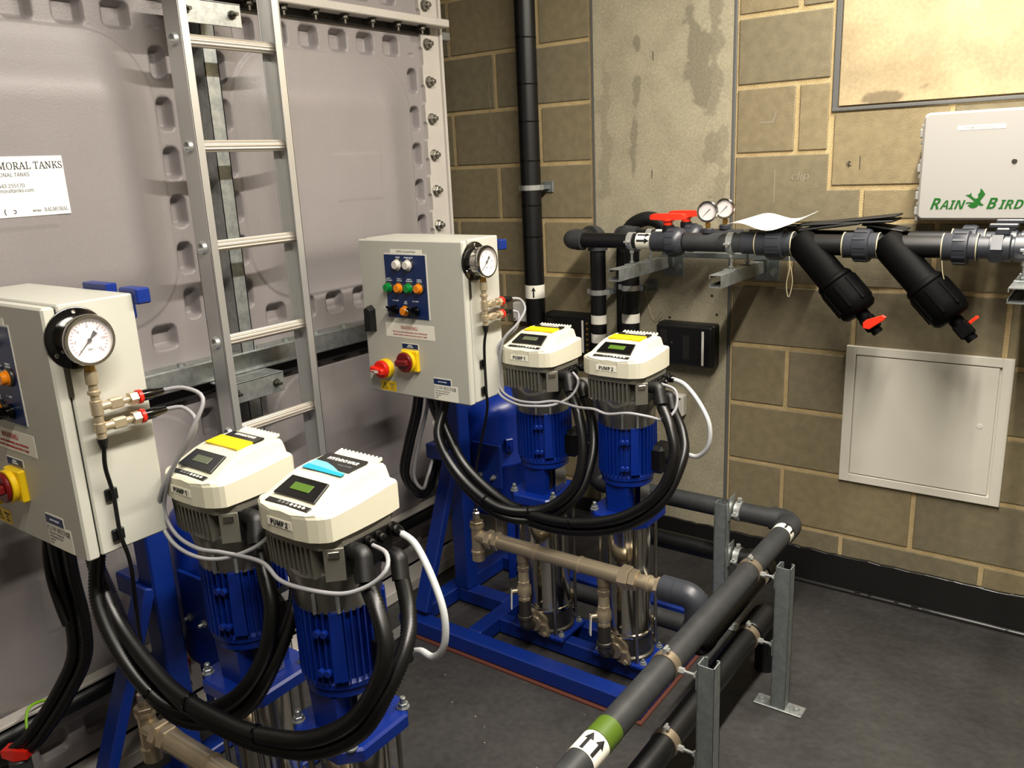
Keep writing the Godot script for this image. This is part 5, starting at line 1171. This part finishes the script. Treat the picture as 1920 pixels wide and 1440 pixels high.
# ---------------------------------------------------------------- boxes on the wall
func round_rect(x0: float, y0: float, x1: float, y1: float, r: float) -> Array:
	var p := []
	for c in [[x1 - r, y1 - r, 0], [x0 + r, y1 - r, 1], [x0 + r, y0 + r, 2], [x1 - r, y0 + r, 3]]:
		for k in 6:
			var an: float = PI / 2 * (c[2] + k / 5.0)
			p.append(Vector2(c[0] + cos(an) * r, c[1] + sin(an) * r))
	return p
func build_wall_boxes() -> void:
	# irrigation controller
	var t := thing("irrigation_controller", V(-0.33, 1.35, 0.07), "white plastic irrigation controller box with green lettering on the wall", "controller")
	obj("case", S().extrude(round_rect(-0.515, 1.352, -0.13, 1.653, 0.018), 0.1, Transform3D(Basis(), V(0, 0, 0.004)), 0.004), M.controller, t)
	obj("door", S().extrude(round_rect(-0.511, 1.35, -0.128, 1.656, 0.016), 0.032, Transform3D(Basis(), V(0, 0, 0.106)), 0.006), M.controller, t)
	for y in [1.60, 1.5, 1.42, 1.375]: obj("hinge", S().box(V(-0.517, y, 0.105), V(0.012, 0.026, 0.026), 0.003).box(V(-0.514, y - 0.025, 0.11), V(0.009, 0.016, 0.02), 0.004).box(V(-0.515, y + 0.02, 0.105), V(0.008, 0.012, 0.02), 0.002), M.controller, t)
	var zf := 0.1381
	obj("name_strip", S().span(V(-0.42, 1.603, zf), V(-0.30, 1.615, zf + 0.0005)), M.paper, t)
	text("Finder Ground Floor", 0.0065, M.ink_grey, t, V(-0.36, 1.609, zf + 0.0007))
	obj("lock", S().cyl(V(-0.27, 1.512, zf - 0.001), V(-0.27, 1.512, zf + 0.002), 0.007, 18, 0.001), M.cast, t)
	text("R", 0.032, M.logo_green, t, V(-0.461, 1.3965, zf + 0.0006), Basis(), "bold", 0.95, 0.3)
	text("AIN", 0.0252, M.logo_green, t, V(-0.415, 1.3935, zf + 0.0006), Basis(), "bold", 0.98, 0.3)
	text("B", 0.031, M.logo_green, t, V(-0.314, 1.3965, zf + 0.0006), Basis(), "bold", 0.95, 0.3)
	text("IRD", 0.0252, M.logo_green, t, V(-0.266, 1.3935, zf + 0.0006), Basis(), "bold", 0.98, 0.3)
	var bird := []
	for p in [[2, 20], [22, 20], [10, 12], [20, 4], [30, 0], [42, 4], [50, 14], [60, 10], [68, 14], [58, 22], [54, 32], [62, 44], [70, 58], [62, 72], [52, 84], [50, 66], [44, 58], [46, 44], [38, 40], [30, 44], [22, 52], [20, 66], [14, 58], [0, 56], [14, 46], [26, 36], [34, 26], [22, 26], [8, 26]]: bird.append(Vector2(-0.384 + p[0] * 0.00072, 1.383 + p[1] * 0.00068))
	obj("bird_emblem", S().extrude(bird, 0.0006, Transform3D(Basis(), V(0, 0, zf))), M.logo_green, t)
	# access hatch
	var h := thing("access_hatch", V(-0.47, 0.43, 0.01), "white painted metal access hatch set in the block wall", "hatch")
	var x0 := -0.72; var x1 := -0.222; var y0 := 0.43; var y1 := 0.918
	var fw := 0.032
	obj("frame", S().span(V(x0, y0, -0.001), V(x0 + fw, y1, 0.014), 0.0015).span(V(x1 - fw, y0, -0.001), V(x1, y1, 0.014), 0.0015).span(V(x0 + fw, y0, -0.001), V(x1 - fw, y0 + fw * 0.9, 0.014), 0.0015).span(V(x0 + fw, y1 - fw * 0.9, -0.001), V(x1 - fw, y1, 0.014), 0.0015), M.hatch, h)
	obj("back_tray", S().span(V(x0 + fw, y0 + fw * 0.9, -0.004), V(x1 - fw, y1 - fw * 0.9, 0.001)), M.hatch, h)
	obj("door", S().span(V(x0 + fw + 0.0035, y0 + fw * 0.9 + 0.0035, 0.0012), V(x1 - fw - 0.007, y1 - fw * 0.9 - 0.0035, 0.012), 0.001), M.hatch, h)
	obj("lock_cap", S().cyl(V(-0.3, 0.692, 0.012), V(-0.3, 0.692, 0.014), 0.0085, 18, 0.001), M.white, h)
	# black controller boxes with a pale strip
	for b in [[-1.405, -1.176, 0.797, 0.958, "right of the feed pipes"], [-1.92, -1.692, 0.797, 0.962, "next to the tall riser"]]:
		var k := thing("valve_controller", V((b[0] + b[1]) / 2, b[2], 0.045), "black plastic wall controller with a white strip, %s" % b[4], "controller")
		obj("case", S().span(V(b[0], b[2], 0.005), V(b[1], b[3], 0.06), 0.006), M.black, k)
		obj("front_cover", S().span(V(b[0] + 0.004, b[2] + 0.004, 0.06), V(b[1] - 0.004, b[3] - 0.004, 0.08), 0.006), M.black, k)
		obj("white_strip", S().span(V(b[1] - 0.04, b[2] + 0.012, 0.08), V(b[1] - 0.031, b[3] - 0.02, 0.0806)), M.white, k)
		obj("rating_plate", S().span(V(b[0] + 0.022, b[3] - 0.075, 0.08), V(b[0] + 0.05, b[3] - 0.022, 0.0805)), M.keys, k)
		obj("printed_emblem", S().span(V(b[0] + 0.115, b[2] + 0.03, 0.08), V(b[0] + 0.14, b[3] - 0.04, 0.0804)), M.keys, k)
		obj("indicator", S().cyl(V(b[0] + 0.07, b[2] + 0.09, 0.08), V(b[0] + 0.07, b[2] + 0.09, 0.0815), 0.0025, 8), M.ink_grey, k)
		if b[0] < -1.5:
			for q in 6: obj("terminal", S().cyl(V(b[1] - 0.012, b[2] + 0.025 + q * 0.022, 0.08), V(b[1] - 0.012, b[2] + 0.025 + q * 0.022, 0.086), 0.005, 10), M.brass, k)
	for b in [[-1.74, 0.6, "left"], [-1.345, 0.585, "right"], [-2.06, 0.905, "corner"]]:
		var k := thing("junction_box", V(b[0], b[1], 0.02), "small white %s junction box on the wall behind the far pumps" % b[2], "junction box")
		obj("box", S().span(V(b[0] - 0.04, b[1], 0.004), V(b[0] + 0.04, b[1] + 0.085, 0.04), 0.005), M.white, k)
		obj("lid", S().span(V(b[0] - 0.038, b[1] + 0.002, 0.04), V(b[0] + 0.038, b[1] + 0.083, 0.046), 0.003), M.white, k)
		for s in [-1, 1]: obj("screw", S().cyl(V(b[0] + s * 0.028, b[1] + 0.0425 + s * 0.03, 0.046), V(b[0] + s * 0.028, b[1] + 0.0425 + s * 0.03, 0.0475), 0.004, 10), M.cast, k)
	tag(obj("wall_cable", S().tube(smooth([V(-1.39, 1.0, 0.05), V(-1.44, 0.955, 0.02), V(-1.47, 1.02, 0.012), V(-1.485, 1.1, 0.01)], 0.01), 0.0015, 6), M.string), "thin pale wire curling up from the black controller box", "wire")

# ---------------------------------------------------------------- pipe runs on posts
func post(x: float, z: float, h: float, label: String, plate_along_x: bool, open_dir: float) -> Node3D:
	var t := thing("channel_post", V(x, 0, z), label, "post")
	var w := 0.0205
	var s := S()
	s.span(V(x - w, 0.006, z - w), V(x - w + 0.003, h, z + w)).span(V(x + w - 0.003, 0.006, z - w), V(x + w, h, z + w)).span(V(x - w, 0.006, z + w - 0.003), V(x + w, h, z + w))
	s.span(V(x - w, 0.006, z - w), V(x - 0.011, h, z - w + 0.003)).span(V(x + 0.011, 0.006, z - w), V(x + w, h, z - w + 0.003))
	obj("channel", s, M.galv_dull, t)
	obj("foot_plate", S().box(V(x, 0.003, z), V(0.14 if plate_along_x else 0.05, 0.006, 0.05 if plate_along_x else 0.14), 0.002), M.galv, t)
	for q in [-1, 1]:
		var p := V(x + (q * 0.05 if plate_along_x else 0.0), 0.006, z + (0.0 if plate_along_x else q * 0.05))
		obj("bolt", S().cyl(p, p + V(0, 0.002, 0), 0.011, 14).hexa(p + V(0, 0.002, 0), Vector3.UP, 0.009, 0.007), M.galv, t)
	return t
func build_floor_pipes() -> void:
	var px := -0.757
	var P2 := post(-0.655, 0.785, 0.452, "galvanised channel post standing on the bare floor, middle of the pipe run", true, -1)
	var P3 := post(-0.65, 1.33, 0.452, "galvanised channel post nearest the camera beside the pipe run", true, -1)
	var P1 := post(-0.974, 0.452, 0.452, "galvanised channel post at the back near the block wall", true, -1)
	for q in [[P2, -0.655, 0.785], [P3, -0.65, 1.33]]:
		for y in [0.408, 0.195]:
			clamp_ring(q[0], V(px, y, q[2]), V(0, 0, 1), 0.0318, V(1, 0, 0), q[1] - 0.0205 - px - 0.0318, M.zinc)
			obj("clamp_liner", ring_arc(V(px, y, q[2]), V(0, 0, 1), 0.0316, 0.0035, 0.026), M.nickel_dull, q[0])
			obj("square_washer", S().box(V(q[1] - 0.0225, y, q[2]), V(0.004, 0.05, 0.04), 0.001), M.galv, q[0])
	# upper run: towards the camera, elbow at the wall end, then back along the wall
	var u := thing("pipe_run", V(px, 0.375, 1.2), "upper dark grey pipe run with green band, clamped to the posts", "pipe")
	obj("pipe", S().cyl(V(px, 0.408, 0.47), V(px, 0.408, 2.9), 0.0318, 32), M.pvc, u)
	obj("elbow", S().tube(bent([V(px, 0.408, 0.49), V(px, 0.408, 0.40), V(px - 0.07, 0.408, 0.40)], 0.04), 0.0375, 28), M.pvc, u)
	obj("cross_pipe", S().cyl(V(px - 0.06, 0.408, 0.40), V(-1.43, 0.408, 0.40), 0.0318, 28), M.pvc, u)
	obj("end_elbow", S().tube(bent([V(-1.42, 0.408, 0.40), V(-1.49, 0.408, 0.40), V(-1.49, 0.48, 0.40)], 0.04), 0.0375, 24), M.pvc, u)
	obj("rise_pipe", S().cyl(V(-1.49, 0.47, 0.40), V(-1.49, 0.62, 0.40), 0.0318, 24), M.pvc, u)
	obj("tee", S().tube(bent([V(-1.49, 0.6, 0.40), V(-1.49, 0.66, 0.40), V(-1.33, 0.66, 0.40), ], 0.04), 0.0365, 24), M.pvc_grey, u)
	band(u, V(px, 0.408, 0.475), V(px, 0.408, 0.52), 0.0322, M.paper)
	for an in [0.5, 1.2]: arrow(u, V(px, 0.408, 0.4975), V(0, 0, -1), V(cos(an), sin(an), 0), 0.04, 0.033)
	band(u, V(px, 0.408, 1.6), V(px, 0.408, 1.655), 0.0322, M.tape_green)
	band(u, V(px, 0.408, 1.657), V(px, 0.408, 1.72), 0.0322, M.paper)
	for an in [0.75, 1.55]: arrow(u, V(px, 0.408, 1.69), V(0, 0, -1), V(cos(an), sin(an), 0), 0.054, 0.033)
	# middle run from the far manifold
	var m := thing("pipe_run", V(-0.83, 0.205, 0.7), "lower black pipe from the far manifold elbow to the wall corner", "pipe")
	obj("pipe", S().cyl(V(-0.83, 0.24, 0.93), V(-0.83, 0.24, 0.47), 0.0318, 28), M.pvc_black, m)
	obj("elbow", S().tube(bent([V(-0.83, 0.24, 0.48), V(-0.83, 0.24, 0.40), V(-0.9, 0.24, 0.40)], 0.04), 0.0375, 24), M.pvc_black, m)
	obj("cross_pipe", S().cyl(V(-0.88, 0.24, 0.40), V(-1.62, 0.24, 0.40), 0.0318, 28), M.pvc_black, m)
	band(m, V(-0.83, 0.24, 0.485), V(-0.83, 0.24, 0.52), 0.0322, M.paper)
	for y in [0.408, 0.24]:
		clamp_ring(P1, V(-0.935, y, 0.40), V(1, 0, 0), 0.0318, V(0, 1, 0), 0.012, M.zinc)
		obj("clamp_arm", S().span(V(-0.9535, y - 0.02, 0.40), V(-0.95, y + 0.06, 0.452)), M.galv, P1)
	# lowest run, under the upper one
	var l := thing("pipe_run", V(px, 0.16, 1.6), "lowest black pipe run directly beneath the clamped upper pipe", "pipe")
	obj("pipe", S().cyl(V(px, 0.195, 0.72), V(px, 0.195, 2.9), 0.0318, 28), M.pvc_black, l)
	obj("coupling", S().cyl(V(px, 0.195, 0.68), V(px, 0.195, 0.765), 0.038, 28, 0.003), M.pvc_black, l)
	obj("elbow", S().tube(bent([V(px, 0.195, 0.70), V(px, 0.195, 0.62), V(px, 0.12, 0.62)], 0.042), 0.0375, 24), M.pvc_black, l)
	obj("drop_pipe", S().cyl(V(px, 0.13, 0.62), V(px, 0.001, 0.62), 0.0318, 24), M.pvc_black, l)
	# suction header behind the far pumps
	for s in [[0.0, "far"], [SK, "near"]]:
		var z0: float = 0.70 + s[0]
		var h := thing("suction_header", V(-1.3, 0.09, z0), "grey plastic suction pipe low behind the %s pumps" % s[1], "pipe")
		obj("pipe", S().cyl(V(-1.63, 0.118, z0), V(-0.99, 0.118, z0), 0.03, 24), M.pvc, h)
		for x in [-1.407, -1.112]:
			obj("branch", S().cyl(V(x, 0.118, z0 + 0.02), V(x, 0.118, z0 + 0.055), 0.021, 18), M.nickel_dull, h)
	var sv := thing("drain_valve", V(-0.92, 0.2, 0.7), "nickel valve fitting behind the right end of the manifold", "valve")
	obj("body", S().cyl(V(-1.03, 0.26, 0.76), V(-0.9, 0.26, 0.76), 0.019, 16).hexa(V(-1.0, 0.26, 0.76), V(1, 0, 0), 0.026, 0.022).hexa(V(-0.93, 0.26, 0.76), V(1, 0, 0), 0.026, 0.022), M.nickel, sv)
	obj("lever", S().bar(V(-0.965, 0.285, 0.77), V(-0.88, 0.283, 0.8), 0.014, 0.003), M.white, sv)
	obj("stem", S().cyl(V(-0.965, 0.27, 0.76), V(-0.965, 0.288, 0.768), 0.006, 10), M.nickel, sv)
	# small things on the floor
	# pipe and ledge along the tank foot with two red handled valves
	var fp := thing("tank_foot_pipe", V(XT + 0.055, 0.2, 1.9), "black pipe under a pale metal ledge running along the tank foot", "pipe")
	obj("pipe", S().cyl(V(XT + 0.05, 0.262, 0.42), V(XT + 0.05, 0.262, 3.4), 0.026, 20), M.pvc_black, fp)
	obj("ledge", S().span(V(XT + 0.028, 0.294, 0.42), V(XT + 0.07, 0.304, 3.4), 0.002), M.tank_flange, fp)
	for k in 6: obj("pipe_clip", S().span(V(XT + 0.0, 0.25, 0.6 + k * 0.45), V(XT + 0.03, 0.304, 0.625 + k * 0.45)), M.galv, fp)
	for r in [[V(-1.965, 0.285, 2.275), 0.5, "red plastic valve handle at the tank foot, lower left", 0.085], [V(-1.985, 0.275, 1.845), 0.3, "red valve handle behind the near blue upright post", 0.1]]:
		var rv := thing("red_handle", r[0] + V(0, -0.08, 0), r[2], "valve handle")
		obj("grip", S().loft([[V(-0.045, -0.012, 0.02), V(-0.045, -0.012, -0.02), V(-0.045, 0.014, -0.02), V(-0.045, 0.014, 0.02)], [V(0, -0.02, 0.025), V(0, -0.02, -0.025), V(0, 0.02, -0.022), V(0, 0.02, 0.022)], [V(0.045, -0.012, 0.02), V(0.045, -0.012, -0.02), V(0.045, 0.014, -0.02), V(0.045, 0.014, 0.02)]].map(func(ring): return ring.map(func(p): return r[0] + Basis(Vector3.UP, r[1]) * p * 0.72))), M.red, rv)
		obj("body", S().cyl(r[0] + V(0, -0.085, 0), r[0] + V(0, -0.015, 0), 0.024, 20, 0.003).cyl(V(XT + 0.02, r[0].y - 0.07, r[0].z), r[0] + V(0.02, -0.07, 0), 0.022, 18), M.pvc, rv)
	tag(obj("earth_wire", S().tube(smooth([V(-1.99, 0.285, 2.235), V(-2.01, 0.315, 2.23), V(-2.04, 0.335, 2.2), V(-2.07, 0.3, 2.12), V(-2.075, 0.262, 2.0), V(-2.07, 0.225, 1.86), V(-2.05, 0.22, 1.76)], 0.01), 0.0035, 8), M.cable_green), "short green and yellow earth wire near the tank foot", "wire")
	var bf := thing("brass_fitting", V(-1.849, 0.0, 1.59), "loose brass hose fitting lying on the floor between the skids", "fitting")
	obj("barb", S().lathe([Vector2(0, 0), Vector2(0.006, 0), Vector2(0.008, 0.01), Vector2(0.006, 0.011), Vector2(0.008, 0.02), Vector2(0.006, 0.021), Vector2(0.006, 0.03), Vector2(0, 0.03)], MB.along(V(-1.849, 0.011, 1.59), V(-1.819, 0.011, 1.6)), 12), M.brass, bf)
	obj("hexagon", S().hexa(V(-1.861, 0.011, 1.586), V(0.95, 0, 0.3), 0.0115, 0.013), M.brass, bf)

func _ready() -> void:
	# camera, light and exposure
	var cam := Camera3D.new()
	cam.name = "camera"
	add_child(cam)
	cam.transform = Transform3D(Basis(V(0.81034492, -0.04422517, -0.58428182), V(-0.11612163, 0.96525007, -0.23411122), V(0.57433168, 0.25755859, 0.77704999)).orthonormalized(), V(0, 1.572, 2.914))
	cam.fov = rad_to_deg(2.0 * atan(720.0 / 1560.0))
	cam.near = 0.02
	cam.current = true
	var env := Environment.new()
	env.background_mode = Environment.BG_COLOR
	env.background_color = Color.BLACK
	env.tonemap_mode = Environment.TONE_MAPPER_LINEAR
	env.tonemap_exposure = 1.42
	env.sdfgi_enabled = true; env.ssao_enabled = true; env.ssil_enabled = true
	var we := WorldEnvironment.new()
	we.name = "world_environment"
	we.environment = env
	add_child(we)
	make_materials()
	lamp(-0.25, 0.74, 6.5, "fluorescent batten light on the ceiling next to the block wall")
	lamp(-0.25, 2.32, 6.5, "fluorescent batten light on the ceiling near the camera")
	build_room()
	build_tank()
	build_ladder()
	build_wall_pipes()
	build_wall_boxes()
	build_floor_pipes()
	for s in [[0.0, 0.0, "far", 0.061], [SK, -0.035, "near", 0.036]]:
		build_skid(s[0], s[1], s[3], s[2])
		build_panel(s[0], s[2])
	build_pump(-1.407, 0.0, 0.853, 1, false, "cream topped blue pump beside the far cabinet, left of its pair", "")
	build_pump(-1.112, 0.0, 0.853, 2, false, "cream topped blue pump in front of the black wall controller, right of the far pair", "")
	build_pump(-1.42, -0.025, 0.853 + NZ, 1, false, "cream topped blue pump with yellow sticker right beside the near cabinet", "")
	build_pump(-1.125, -0.025, 0.853 + NZ, 2, true, "cream topped blue pump with cyan and black sticker, nearest the camera", "")
	build_conduits()
	var rng := RandomNumberGenerator.new(); rng.seed = 4
	var fl := S()
	for k in 45:
		var c := V(-0.62, 0.0008, 1.05) if k == 0 else V(rng.randfn(-1.0, 0.35), 0.0008, rng.randfn(1.35, 0.25))
		if c.x < -1.6 or c.z < 1.1: continue
		fl.box(c, V(rng.randf_range(0.0015, 0.006), 0.001, rng.randf_range(0.0015, 0.004)), 0.0, Basis(Vector3.UP, rng.randf() * 3.0))
	var fk := tag(obj("paint_flakes", fl, M.chalk), "scatter of small pale paint flakes on the dark floor", "debris", "", "stuff")
